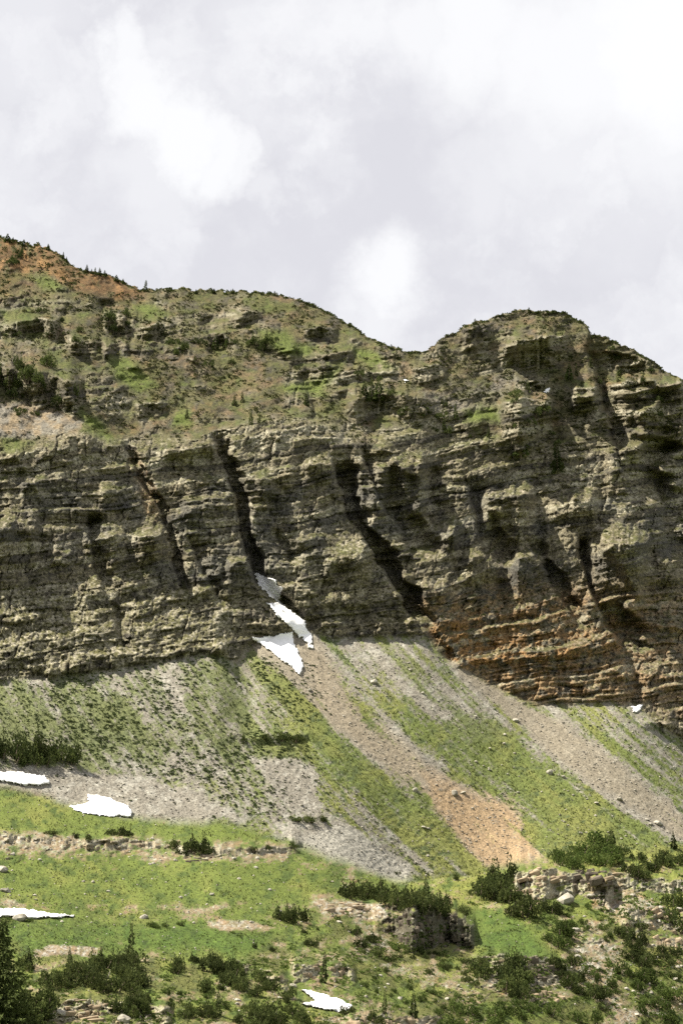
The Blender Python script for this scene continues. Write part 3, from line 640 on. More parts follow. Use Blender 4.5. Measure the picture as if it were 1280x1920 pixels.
# ------------------------------------------------------------------ snow
def snow(key, label):
    poly = np.array(SNOW[key], float); x0, y0 = poly.min(0) - 2; x1, y1 = poly.max(0) + 2
    st = 1.6 if (x1 - x0) > 30 else .9
    xs = np.arange(x0, x1, st); ys = np.arange(y0, y1, st * .8)
    gx, gy = np.meshgrid(xs, ys)
    jx = gx + 4.5 * fbm(gx / 7, gy / 5, 4, 501, .65); jy = gy + 4.0 * fbm(gx / 7, gy / 5, 4, 502, .65)
    m = polymask(poly, jx, jy, 3.0)
    p = surf(gx.ravel(), gy.ravel()).reshape(gx.shape + (3,))
    rad = p / p[..., 1:2]
    lift = (.25 + .85 * sst(.5, 1, m) + .22 * fbm(gx / 9, gy / 6, 3, 503)) * np.clip(30 / 30, 0, 1)
    top = p - rad * (lift * 1.6)[..., None]; top[..., 2] += .25 * sst(.5, 1, m)
    bot = p + rad * 1.5
    ins = m > .5
    H_, W_ = gx.shape; idx = np.arange(H_ * W_).reshape(H_, W_)
    fq = ins[:-1, :-1] & ins[:-1, 1:] & ins[1:, 1:] & ins[1:, :-1]
    a, b, c, d = idx[:-1, :-1][fq], idx[:-1, 1:][fq], idx[1:, 1:][fq], idx[1:, :-1][fq]
    faces = [np.stack([a, d, c, b], -1)]
    # skirt round the edge gives the patch its thickness
    off = H_ * W_
    pad = np.pad(fq, 1)
    for (di, dj, e0, e1) in [(-1, 0, (0, 0), (0, 1)), (1, 0, (1, 1), (1, 0)), (0, -1, (1, 0), (0, 0)), (0, 1, (0, 1), (1, 1))]:
        edge = fq & ~pad[1 + di:pad.shape[0] - 1 + di, 1 + dj:pad.shape[1] - 1 + dj]
        ri, ci = np.nonzero(edge)
        p0 = idx[ri + e0[0], ci + e0[1]]; p1 = idx[ri + e1[0], ci + e1[1]]
        faces.append(np.stack([p0, p1, p1 + off, p0 + off], -1))
    fa = np.concatenate(faces); vv = np.concatenate([top.reshape(-1, 3), bot.reshape(-1, 3)])
    used, inv = np.unique(fa, return_inverse=True)
    vv = vv[used]; org = vv.mean(0); org[2] = vv[:, 2].min()
    o = link(bpy.data.objects.new('snow_patch', np_mesh('snow_patch', vv - org, inv.reshape(-1, 4), M_SNOW, True))); o.location = org
    tag(o, label, 'snow patch', 'old snow patches')
snow('upper_gully', 'small snow patch wedged in the dark gully mouth, its upper end shaded')
snow('gully_tongue', 'narrow snow tongue slanting down to the right from the gully onto the scree')
snow('triangle', 'white triangular snow patch under the layered rock step at the head of the scree')
snow('left_edge', 'long thin snow patch on scree below the dark thicket at the left edge')
snow('scree_foot', 'ragged white snow patch lying between grey scree and green meadow')
snow('meadow_edge', 'low snow strip behind the pale boulder at the left edge of the meadow')
snow('bottom', 'wedge of snow at the bottom of the picture, below the blocky outcrop')
snow('right_small', 'tiny snow patch at the foot of the banded cliff near the right edge')
snow('summit_ledge', 'speck of snow on a ledge of the right hand summit')
snow('saddle_fleck', 'speck of snow in the hollow below the saddle of the skyline')
snow('tongue_tip', 'small snow lump just below the tip of the narrow snow tongue')

# ------------------------------------------------------------------ plants
def rot_basis(d):
    d = d / np.linalg.norm(d); a = np.array([0, 0, 1.0]) if abs(d[2]) < .9 else np.array([1.0, 0, 0])
    s = np.cross(d, a); s /= np.linalg.norm(s); return s, np.cross(s, d)
def tube(pts, rads, n=6):
    pts = [np.array(p, float) for p in pts]; V = []; Fc = []
    for k, p in enumerate(pts):
        d = pts[min(k + 1, len(pts) - 1)] - pts[max(k - 1, 0)]; s, t = rot_basis(d)
        for j in range(n):
            a = 2 * math.pi * j / n; V.append(p + rads[k] * (math.cos(a) * s + math.sin(a) * t))
    for k in range(len(pts) - 1):
        for j in range(n): Fc.append((k * n + j, k * n + (j + 1) % n, (k + 1) * n + (j + 1) % n, (k + 1) * n + j))
    return np.array(V), np.array(Fc)
def sprays(P, Dr, size, rng, droop=0.0, wid=.38):
    """pointed needle sprays: two crossed leaf-shaped quads each (as 2 x 2 triangles)"""
    V = []; T = []
    for p, d, s in zip(P, Dr, size):
        d = d / (np.linalg.norm(d) + 1e-9); sd, up = rot_basis(d)
        a = rng.uniform(0, math.pi); sd, up = math.cos(a) * sd + math.sin(a) * up, -math.sin(a) * sd + math.cos(a) * up
        for w in (sd, up):
            b = len(V); mid = p + d * s * .45 + np.array([0, 0, -droop * s * .2])
            V += [p, mid + w * s * wid, p + d * s + np.array([0, 0, -droop * s]), mid - w * s * wid]
            T += [(b, b + 1, b + 2), (b, b + 2, b + 3)]
    return np.array(V), np.array(T)
def make_conifer_meshes(seed, mat, dens=1.0, wid=.2):
    """unit height spire: returns trunk and crown meshes"""
    r = np.random.default_rng(seed)
    tv, tf = tube([(0, 0, -.12), (0, 0, 0), (r.uniform(-.01, .01), 0, .5), (0, 0, .97)], [.024, .021, .012, .002])
    P, Dr, Sz = [], [], []
    n = int(34 * dens)
    for k in range(n):
        h = .05 + .93 * (k / n) ** .92; R = wid * (1 - h) ** .8 * r.uniform(.6, 1.25) + .012
        for j in range(r.integers(5, 8)):
            a = r.uniform(0, 2 * math.pi); q = r.uniform(.25, .8)
            d = np.array([math.cos(a), math.sin(a), r.uniform(-.35, .25)])
            P.append(np.array([math.cos(a) * R * q, math.sin(a) * R * q, h + r.uniform(-.012, .012)])); Dr.append(d); Sz.append(R * r.uniform(.5, .8) + .018)
    for k in range(4): P.append(np.array([0, 0, .93])); Dr.append(np.array([r.uniform(-.3, .3), r.uniform(-.3, .3), 1])); Sz.append(.07)
    cv, cf = sprays(P, Dr, Sz, r, .25)
    return np_mesh('trunk', tv, tf, M_BARK), np_mesh('crown', cv, cf, mat)
def make_shrub_meshes(seed, mat, n=190, lobes=4, spiky=.5, flat=.6, spires=2):
    """a mound about 2 wide, 1 tall: stems and foliage"""
    r = np.random.default_rng(seed)
    sv, sf = [], []; b = 0
    L = [(r.uniform(-.65, .65), r.uniform(-.65, .65), r.uniform(.26, .46) * (1.5 if k == 0 else 1), r.uniform(.5, 1.0)) for k in range(lobes)]
    P, Dr, Sz = [], [], []
    for (x, y, rad, hh) in L:
        v_, f_ = tube([(x * .2, y * .2, -.25), (x * .6, y * .6, .2), (x, y, hh * .75)], [.05, .04, .012], 5); sv.append(v_); sf.append(f_ + b); b += len(v_)
        for k in range(int(n / lobes)):
            u = r.normal(size=3); u /= np.linalg.norm(u); u[2] = abs(u[2]) * (1 if r.random() > .12 else -.3)
            q = r.uniform(.3, 1.08) ** .5
            p = np.array([x + u[0] * rad * q, y + u[1] * rad * q, max(.03, hh * (.25 + .7 * u[2] * q))])
            P.append(p); Dr.append(u * (1 - spiky) + np.array([0, 0, spiky * 1.2]) + r.normal(size=3) * .3); Sz.append(r.uniform(.07, .165))
    for k in range(spires):                                   # leaders that stand above the mound
        x, y = r.uniform(-.6, .6, 2); H = r.uniform(.95, 1.45)
        for j in range(16):
            h = .45 + (H - .45) * j / 16; a = r.uniform(0, 6.28); R = .15 * (1 - j / 17)
            P.append(np.array([x + math.cos(a) * R * .4, y + math.sin(a) * R * .4, h])); Dr.append(np.array([math.cos(a), math.sin(a), .5])); Sz.append(.06 + R)
        P.append(np.array([x, y, H - .06])); Dr.append(np.array([0, 0, 1.0])); Sz.append(.15)
    fv, ff = sprays(P, Dr, Sz, r, 0, .42)
    return np_mesh('stems', np.concatenate(sv), np.concatenate(sf), M_BARK), np_mesh('foliage', fv, ff, mat)
CONIF = [make_conifer_meshes(600 + k, [M_FIR, M_FIR, M_FIR_L][k % 3], 1.0, [.17, .22, .19, .26, .14][k % 5]) for k in range(6)]
SHR_D = [make_shrub_meshes(620 + k, M_FIR, 520, 4 + k % 3, .45, spires=[2, 3, 1, 4, 0][k]) for k in range(5)]
SHR_D += [make_shrub_meshes(630 + k, M_FIR_L, 520, 5, .4, spires=[2, 1][k]) for k in range(2)]
SHR_M = [make_shrub_meshes(640 + k, M_FIR_L, 480, 4 + k % 3, .4, spires=[1, 2, 0, 2][k]) for k in range(4)]
SHR_G = [make_shrub_meshes(660 + k, M_SHRUB, 460, 4 + k % 3, .3, spires=0) for k in range(4)]

def plant(name, px, py, hpx, wpx, protos, label, cat, group, parts=('trunk', 'crown'), k=None):
    """stand a plant at a photo position; hpx, wpx its height and width in photo pixels there"""
    P = surf(px, py)[0]; m = P[1] / F
    k = random.randrange(len(protos)) if k is None else k
    e = bpy.data.objects.new(name, None); e.empty_display_size = .3; link(e)
    e.location = P + np.array([0, 0, -.12 * min(hpx * m, 6)])
    e.rotation_euler = (random.uniform(-.05, .05), random.uniform(-.05, .05), random.uniform(0, 6.28))
    s = wpx * m; e.scale = (s, s, hpx * m)
    for nm, me in zip(parts, protos[k]):
        link(bpy.data.objects.new(nm, me), e)
    return tag(e, label, cat, group)
def conifer(px, py, h, label, group, wf=.85, protos=None):
    return plant('conifer_tree', px, py, h, h * wf * random.uniform(.85, 1.2), protos or CONIF, label, 'tree', group)
def shrub(px, py, h, w, protos, label, group, name='dwarf_fir'):
    return plant(name, px, py, h, w * .5, protos, label, 'shrub', group, ('stems', 'foliage'))

ORD = ['leftmost', 'second from the left', 'third from the left', 'fourth from the left', 'fifth from the left', 'sixth from the left', 'seventh from the left', 'eighth from the left', 'ninth from the left', 'tenth from the left']
ORD_R = [o.replace('left', 'right') for o in ORD]
def place_word(k, n):
    """which one it is, counted from the nearer end of its row"""
    if n == 1: return None
    if n == 2: return ('left one', 'right one')[k]
    if k < (n + 1) // 2: return ORD[k] if k < 10 else None
    return ORD_R[n - 1 - k] if n - 1 - k < 10 else None
# conifers one can pick out
for (px, py, h, lab) in [
    (273, 545, 26, 'lone pointed conifer standing at the foot of the red summit on the skyline'), (1045, 886, 66, 'tall dark conifer on the ledge at the foot of the right summit, rightmost of two'), (976, 852, 66, 'tall dark conifer on the rocky spur left of its lone neighbour'),
    (350, 783, 24, 'lone small conifer on the yellow green ledge above the left cliff'), (440, 760, 26, 'conifer of a pair on the slope above the shadowed gully, leftmost'), (455, 755, 26, 'conifer of a pair on the slope above the shadowed gully, rightmost'), (470, 796, 34, 'dark conifer a little below the pair above the shadowed gully'),
    (486, 792, 24, 'small conifer beside the dark one above the shadowed gully'), (404, 655, 36, 'dark conifer of the clump in the hollow left of the green saddle patch'), (420, 652, 30, 'conifer on the right of the clump in the hollow left of the green saddle patch'),
    (684, 752, 46, 'dark conifer, leftmost of three at the edge of the rock step below the saddle'), (697, 750, 50, 'dark conifer, middle of three at the edge of the rock step below the saddle'), (711, 748, 44, 'dark conifer, rightmost of three at the edge of the rock step below the saddle'),
    (1066, 712, 36, 'conifer on the rocks just right of the summit snow speck'), (1080, 705, 28, 'small conifer behind the one near the summit snow speck'), (855, 785, 34, 'conifer at the left of the green hollow below the right summit'), (832, 806, 30, 'dark conifer on the rocks left of the green hollow'),
    (990, 735, 30, 'conifer crowning the rocky spur of the right summit'), (1108, 690, 26, 'small conifer high on the right summit slope'), (915, 820, 24, 'small conifer at the foot of the green hollow below the right summit'), (575, 760, 26, 'small conifer on the bushy slope right of the gully'),
    (245, 1800, 72, 'slender dark spire of a conifer rising out of the lower left thicket'), (131, 1815, 44, 'thin conifer spire on the left of the lower left thicket'), (190, 1812, 42, 'thin pale conifer spire near the grey dead stem'), (55, 1818, 44, 'thin young conifer beside the big dark tree at the left edge'),
    (607, 1843, 62, 'dark narrow conifer against the blocky outcrop above the bottom snow wedge'), (408, 1905, 52, 'dark conifer spire near the bottom edge, left of the shrub row'), (720, 1900, 48, 'tallest conifer above the bottom edge right of the snow wedge'), (774, 1905, 46, 'conifer near the bottom edge, right of the tallest one'),
    (714, 1690, 50, 'tall thin conifer at the left end of the trees above the dark rock face'), (800, 1690, 48, 'thin conifer above the right part of the dark rock face'), (1145, 1585, 38, 'conifer spire on the right of the shrub belt above the outcrop'), (1262, 1590, 34, 'conifer near the right edge at the foot of the green slope'),
]:
    conifer(px, py, h, lab, 'conifers', .62 if py > 1700 and h > 40 else .85)
xs_ = sorted(p + random.uniform(-2, 2) for p in [14, 27, 43, 66, 90, 118, 127, 163, 171, 180, 186, 197, 218, 232])
for k, px in enumerate(xs_):
    conifer(px, float(interp(sky_pts, px)) + 5, random.uniform(11, 21), 'tiny conifer on the red left summit skyline, ' + place_word(k, len(xs_)), 'conifers on the red summit', 1.1)
xs_ = sorted([random.uniform(300, 620) for k in range(7)] + [random.uniform(640, 760) for k in range(3)] + [random.uniform(830, 1270) for k in range(6)])
for k, px in enumerate(xs_):
    conifer(px, float(interp(sky_pts, px)) + 5, random.uniform(8, 13), 'tiny conifer on the skyline right of the red summit, ' + place_word(k, len(xs_)), 'conifers on the ridge skyline', 1.3)
# the big dark tree at the left edge of the frame, near the bottom
def big_tree(px, py, hpx, label):
    P = surf(px, py)[0]; m = P[1] / F; H = hpx * m; r = np.random.default_rng(77)
    e = bpy.data.objects.new('fir_tree', None); link(e); e.location = P + np.array([0, 0, -.4]); tag(e, label, 'tree')
    tv, tf = tube([(0, 0, -.8), (0, 0, 0), (.2, 0, H * .5), (0, 0, H * .97)], [.5, .42, .25, .04], 8); link(bpy.data.objects.new('trunk', np_mesh('trunk', tv, tf, M_BARK)), e)
    P_, D_, S_ = [], [], []
    for k in range(60):
        h = H * (.04 + .94 * k / 60); R = H * .34 * (1 - k / 60) ** .7 * r.uniform(.55, 1.2) + .3
        for j in range(5):
            a = r.uniform(0, 6.28); d = np.array([math.cos(a), math.sin(a), r.uniform(-.2, .15)])
            nseg = max(2, int(R / .45))
            for s in range(nseg):
                q = (s + .6) / nseg * R
                for _ in range(2):
                    P_.append(d * q + np.array([0, 0, h]) + r.normal(size=3) * .15); D_.append(d + r.normal(size=3) * .6); S_.append(r.uniform(.5, .9))
    v_, f_ = sprays(P_, D_, S_, r, .2, .3); link(bpy.data.objects.new('crown', np_mesh('crown', v_, f_, M_FIR)), e)
big_tree(-8, 1928, 200, 'big dark fir rising at the left edge near the bottom of the picture')

def own_labels(pts, label):
    order_ = sorted(range(len(pts)), key=lambda i: pts[i][0]); out = [label] * len(pts)
    for k, i in enumerate(order_):
        w = place_word(k, len(pts))
        if w: out[i] = label + ', ' + w
    return out
def thicket(pts, protos, label, group, name='dwarf_fir'):
    for (px, py, h, w), lab in zip(pts, own_labels(pts, label)): shrub(px, py, h, w, protos, lab, group, name)
def belt(poly, n, hmin, hmax, protos, label, group, name='dwarf_fir', wr=(1.1, 1.9), seed=0):
    """scatter n shrubs inside a polygon"""
    r = random.Random(seed + n); p = np.array(poly, float); x0, y0 = p.min(0); x1, y1 = p.max(0); k = 0; pts = []
    n = min(20, max(3, round(n * (.75 if name == 'green_shrub' else .54)))); hmin *= .92; hmax *= 1.02
    while len(pts) < n and k < 4000:
        k += 1; x, y = r.uniform(x0, x1), r.uniform(y0, y1)
        if polymask(poly, np.array([x]), np.array([y]), .5)[0] > .5 and all((x - a) ** 2 + (1.6 * (y - b)) ** 2 > (.6 * hmin * (1 - k / 5000)) ** 2 for a, b, *_ in pts):
            h = r.uniform(hmin, hmax); pts.append((x, y, h, h * r.uniform(*wr)))
    thicket(pts, protos, label, group, name)

# dark thicket on the left scree
thicket([(5, 1420, 44, 50), (28, 1427, 54, 54), (55, 1426, 44, 48), (74, 1422, 46, 54), (97, 1426, 46, 52), (120, 1430, 48, 48), (136, 1432, 40, 36), (60, 1434, 30, 50), (84, 1434, 26, 36), (-25, 1420, 46, 56)], SHR_D, 'dark bush in the dense thicket on the left edge scree', 'thicket on the left scree')
thicket([(500, 1388, 16, 36), (530, 1386, 18, 40), (553, 1388, 18, 34), (458, 1392, 14, 20)], SHR_D, 'dark low bush in the row on scree below the triangular snow', 'bush row below the triangular snow')
thicket([(555, 1540, 13, 30), (580, 1542, 15, 34), (605, 1540, 13, 30)], SHR_D, 'low dark bush in the short row above the pale boulder scree', 'short bush row mid slope')
thicket([(143, 1572, 15, 14), (166, 1577, 17, 16)], SHR_D, 'small round dark bush on the meadow lip below the snow', 'two round bushes on the meadow lip')
thicket([(100, 1565, 9, 34), (215, 1566, 18, 36), (235, 1568, 20, 34)], SHR_D, 'flat dark bush on the meadow lip below the ragged snow patch', 'flat bushes on the meadow lip')
thicket([(325, 1592, 22, 34), (340, 1603, 20, 26), (355, 1594, 32, 34), (375, 1598, 30, 40), (392, 1602, 20, 28)], SHR_D, 'dark spiky bush in the clump on the stony meadow band', 'bush clump on the stony band')
thicket([(500, 1592, 12, 20), (548, 1590, 14, 24), (475, 1594, 10, 20)], SHR_D, 'small bush at the right end of the stony band', 'bushes at the end of the stony band')
thicket([(527, 1726, 30, 34), (545, 1728, 34, 34), (563, 1727, 28, 32)], SHR_D, 'dark bush of the lone meadow clump left of the rock face', 'lone bush clump on the meadow')
thicket([(576, 1772, 16, 18), (590, 1776, 18, 24)], SHR_D, 'small dark bush slanting down the slope below the lone clump', 'bushes below the lone clump')
thicket([(478, 1778, 14, 10), (512, 1784, 12, 20)], SHR_D, 'tiny dark bush on the meadow above the long shrub belt', 'tiny meadow bushes')
thicket([(10, 1730, 14, 26), (46, 1712, 9, 24), (60, 1728, 10, 16)], SHR_G, 'green bush beside the pale boulder at the snow strip', 'bushes at the boulder', 'green_shrub')
belt([(40, 1810), (110, 1800), (200, 1800), (270, 1790), (300, 1830), (260, 1870), (190, 1868), (60, 1860)], 46, 20, 38, SHR_M, 'grey green dwarf fir in the lower left thicket below the meadow', 'lower left fir thicket', seed=1)
belt([(160, 1810), (280, 1800), (290, 1850), (170, 1860)], 16, 22, 36, SHR_D, 'dark dwarf fir in the middle of the lower left thicket', 'lower left fir thicket, dark', seed=2)
belt([(190, 1872), (262, 1868), (300, 1905), (210, 1915)], 14, 22, 34, SHR_D, 'dark dwarf fir in the shaded clump right of the slab outcrop', 'clump right of the slab outcrop', seed=3)
belt([(10, 1885), (90, 1880), (100, 1925), (0, 1930)], 18, 26, 44, SHR_D, 'dark dwarf fir under the big fir at the bottom left corner', 'bottom left corner clump', seed=4)
belt([(295, 1800), (350, 1802), (440, 1812), (490, 1835), (520, 1862), (470, 1850), (440, 1862), (360, 1862), (330, 1830)], 44, 18, 34, SHR_D, 'dark dwarf fir in the long shadowy belt below the meadow', 'long fir belt below the meadow', seed=5)
belt([(420, 1832), (480, 1836), (540, 1868), (550, 1888), (500, 1872), (430, 1860)], 14, 14, 24, SHR_D, 'low dark fir on the slanting edge left of the snow wedge', 'slanting fir edge', seed=6)
belt([(440, 1895), (640, 1896), (720, 1912), (720, 1940), (430, 1940)], 46, 16, 32, SHR_M, 'green dwarf fir in the bottom edge row below the snow wedge', 'bottom edge fir row', seed=7)
belt([(340, 1895), (430, 1890), (440, 1935), (330, 1935)], 12, 14, 26, SHR_M, 'green dwarf fir near the bottom edge left of the fir row', 'bottom edge firs, left', seed=17)
belt([(625, 1682), (700, 1690), (760, 1700), (830, 1706), (870, 1716), (868, 1706), (800, 1690), (720, 1680), (640, 1676)], 34, 18, 34, SHR_M, 'dwarf fir growing along the brink of the dark rock face', 'firs along the brink of the dark rock face', seed=8)
belt([(735, 1696), (830, 1700), (840, 1722), (740, 1722)], 14, 22, 34, SHR_D, 'dark fir hanging over the top of the dark rock face', 'firs over the dark rock face', seed=9)
belt([(888, 1665), (915, 1640), (945, 1660), (985, 1690), (985, 1725), (960, 1722), (935, 1695), (900, 1685)], 26, 24, 46, SHR_D, 'dark dwarf fir between the orange scree and the tilted slabs', 'clump beside the orange scree', seed=10)
belt([(1030, 1612), (1090, 1590), (1140, 1585), (1170, 1610), (1150, 1625), (1060, 1632)], 34, 20, 36, SHR_G, 'leafy green bush in the belt above the tilted slabs', 'green belt above the slabs', 'green_shrub', seed=11)
belt([(1140, 1600), (1200, 1598), (1290, 1612), (1290, 1640), (1200, 1650), (1150, 1632)], 26, 14, 28, SHR_D, 'dark bush in the right edge belt below the green slope', 'dark belt at the right edge', seed=12)
belt([(895, 1815), (950, 1800), (985, 1812), (990, 1860), (960, 1878), (910, 1850)], 22, 26, 42, SHR_D, 'dark dwarf fir in the big clump below the bright green bank', 'clump below the bright green bank', seed=13)
belt([(1020, 1802), (1060, 1800), (1110, 1850), (1160, 1910), (1120, 1900), (1060, 1850)], 22, 18, 30, SHR_D, 'dark bush along the shaded edge right of the bright green bank', 'shaded edge bushes', seed=14)
belt([(800, 1900), (960, 1880), (1060, 1885), (1130, 1920), (1120, 1940), (800, 1940)], 34, 18, 32, SHR_G, 'leafy green bush at the bottom edge right of centre', 'bottom edge leafy bushes', 'green_shrub', seed=15)
belt([(1020, 1740), (1070, 1735), (1066, 1770), (1040, 1782), (1020, 1765)], 8, 20, 30, SHR_G, 'leafy green bush below the tilted slabs beside the green bank', 'bushes below the slabs', 'green_shrub', seed=16)
belt([(1015, 1680), (1045, 1672), (1050, 1710), (1025, 1715)], 6, 18, 28, SHR_D, 'dark bush growing in the hollow between the tilted slabs', 'bushes between the slabs', seed=18)
belt([(1130, 1770), (1190, 1735), (1230, 1760), (1180, 1800), (1150, 1800)], 14, 18, 30, SHR_D, 'dark bush on the tan slope left of the right edge rocks', 'bushes on the tan slope', seed=19)
belt([(1255, 1700), (1300, 1690), (1300, 1770), (1262, 1750)], 8, 26, 40, SHR_D, 'dark bush at the right edge above the broken rocks', 'right edge bushes', seed=20)
belt([(1140, 1815), (1200, 1820), (1290, 1860), (1290, 1930), (1200, 1925), (1160, 1870)], 36, 16, 30, SHR_G, 'leafy bush on the lower right corner slope', 'lower right corner bushes', 'green_shrub', seed=21)
belt([(650, 1745), (690, 1752), (760, 1800), (800, 1830), (760, 1826), (680, 1790)], 20, 10, 20, SHR_D, 'small dark bush in the slanting line below the dark rock face', 'slanting line of small bushes', seed=22)
belt([(655, 1660), (600, 1725), (560, 1760), (640, 1740)], 5, 8, 14, SHR_D, 'small bush on the stony bank left of the dark rock face', 'stony bank bushes', seed=23)
thicket([(855, 1650, 18, 20), (672, 1655, 8, 10), (745, 1640, 8, 14)], SHR_D, 'small lone bush on the grass above the dark rock face', 'lone bushes above the rock face')
belt([(1040, 1700), (1120, 1700), (1180, 1760), (1130, 1780), (1060, 1740)], 20, 9, 18, SHR_G, 'small leafy bush on the tan bank below the white block', 'bushes on the tan bank', 'green_shrub', seed=24)
belt([(1060, 1790), (1140, 1800), (1170, 1860), (1130, 1880), (1080, 1830)], 18, 10, 20, SHR_G, 'small leafy bush on the stony lower right gully', 'bushes in the stony gully', 'green_shrub', seed=25)
belt([(1180, 1790), (1290, 1780), (1290, 1850), (1200, 1830)], 22, 14, 26, SHR_D, 'dark bush below the jagged right edge rocks', 'bushes below the right edge rocks', seed=26)
belt([(660, 1800), (780, 1840), (880, 1870), (860, 1900), (740, 1880), (660, 1850)], 34, 7, 15, SHR_G, 'small leafy bush on the grassy bank above the bottom conifers', 'bushes on the grassy bank', 'green_shrub', seed=27)
belt([(760, 1790), (880, 1800), (900, 1850), (800, 1835)], 22, 8, 16, SHR_M, 'small grey green bush below the dark rock face', 'bushes below the dark rock face', seed=28)
belt([(300, 1862), (420, 1872), (440, 1895), (320, 1890)], 16, 8, 17, SHR_G, 'small leafy bush near the bottom left of centre', 'bushes bottom left of centre', 'green_shrub', seed=29)
belt([(260, 1735), (330, 1732), (400, 1742), (300, 1748)], 8, 6, 10, SHR_G, 'low dark heath bush on the bright meadow', 'heath bushes on the bright meadow', 'green_shrub', wr=(2, 3.2), seed=40)
belt([(735, 1772), (800, 1784), (870, 1800), (880, 1812), (740, 1792)], 22, 8, 17, SHR_D, 'small bush at the foot of the dark rock face', 'bushes at the foot of the rock face', seed=41)
# scrub on the ridge slope
belt([(0, 470), (50, 470), (60, 500), (20, 505)], 8, 12, 20, SHR_D, 'dark bush on the red left summit', 'bushes on the red summit', seed=30)
belt([(-20, 690), (60, 680), (140, 690), (170, 745), (120, 760), (20, 745)], 24, 18, 32, SHR_D, 'dark bush in the shadowed belt above the tan scree patch', 'shadowed bush belt', seed=31)
belt([(200, 585), (240, 590), (235, 640), (200, 625)], 8, 14, 24, SHR_D, 'dark bush in the notch below the red summit', 'notch bushes', seed=32)
belt([(470, 645), (520, 640), (575, 665), (480, 672)], 9, 14, 24, SHR_D, 'dark bush under the green patch of the ridge', 'bushes under the green ridge patch', seed=33)
belt([(300, 640), (440, 640), (440, 690), (320, 690)], 14, 12, 22, SHR_D, 'dark bush in the hollow of the ridge slope', 'hollow bushes', seed=34)
belt([(640, 690), (740, 720), (830, 760), (900, 830), (840, 820), (700, 770)], 22, 10, 20, SHR_M, 'green bush on the ledges below the saddle', 'bushes below the saddle', seed=35)
belt([(940, 700), (1010, 720), (1040, 800), (1050, 860), (960, 840)], 18, 12, 22, SHR_M, 'bush on the rocky spur of the right summit', 'bushes on the rocky spur', seed=36)
belt([(1080, 620), (1180, 660), (1270, 730), (1250, 800), (1120, 720)], 18, 9, 16, SHR_D, 'small bush on the shoulder right of the right summit', 'right shoulder bushes', seed=37)
belt([(20, 770), (90, 772), (85, 788), (40, 788)], 4, 12, 17, SHR_D, 'dark bush alone on the tan scree patch', 'tan patch bushes', seed=38)
belt([(0, 560), (180, 590), (200, 680), (0, 670)], 18, 9, 18, SHR_D, 'dark bush on the rough left ridge slope', 'left ridge bushes', seed=39)

# dead stem in the lower left thicket
def snag(px, py, hpx, lean, label):
    P = surf(px, py)[0]; m = P[1] / F; H = hpx * m
    e = bpy.data.objects.new('dead_tree', None); link(e); e.location = P; tag(e, label, 'dead tree')
    v_, f_ = tube([(0, 0, -.5), (lean * H * .3, 0, H * .4), (lean * H * .8, 0, H * .75), (lean * H, 0, H)], [.17, .14, .10, .03]); link(bpy.data.objects.new('trunk', np_mesh('trunk', v_, f_, M_DEAD)), e)
    for s, h, l in ((1, .5, .25), (-1, .62, .2), (1, .78, .18)):
        v_, f_ = tube([(lean * H * h, 0, H * h), (lean * H * h + s * l * H * .5, .1, H * (h + .1))], [.05, .015], 5); link(bpy.data.objects.new('branch', np_mesh('branch', v_, f_, M_DEAD)), e)
snag(195, 1856, 36, .3, 'pale leaning dead stem in the lower left thicket')

# ------------------------------------------------------------------ rocks
def rock_mesh(seed, flat=.7, mat=None, name='boulder'):
    import bmesh
    r = np.random.default_rng(seed); bm = bmesh.new(); bmesh.ops.create_icosphere(bm, subdivisions=2, radius=1)
    cuts = [r.normal(size=3) for _ in range(9)]
    for vv in bm.verts:
        p = np.array(vv.co)
        for c in cuts:
            c = c / np.linalg.norm(c); d = p @ c; lim = .62 + .2 * abs(c[0])
            if d > lim: p = p - c * (d - lim)
        p *= 1 + .05 * r.normal(); p[2] *= flat; vv.co = p
    me = bpy.data.meshes.new(name); bm.to_mesh(me); bm.free(); me.materials.append(mat or M_BOULDER); return me
BOULD = [rock_mesh(700 + k, [.6, .75, .9, .5, .7, .8][k]) for k in range(6)]
def boulder(px, py, w, label, group=None, asp=.7, k=None):
    P = surf(px, py)[0]; m = P[1] / F; s = w * m * .55
    o = bpy.data.objects.new('boulder', BOULD[random.randrange(6) if k is None else k]); link(o)
    o.location = P + np.array([0, 0, s * asp * .15]); o.scale = (s, s * random.uniform(.7, 1.1), s * asp * 1.3); o.rotation_euler = (random.uniform(-.3, .3), random.uniform(-.3, .3), random.uniform(0, 6.28))
    return tag(o, label, 'boulder', group)
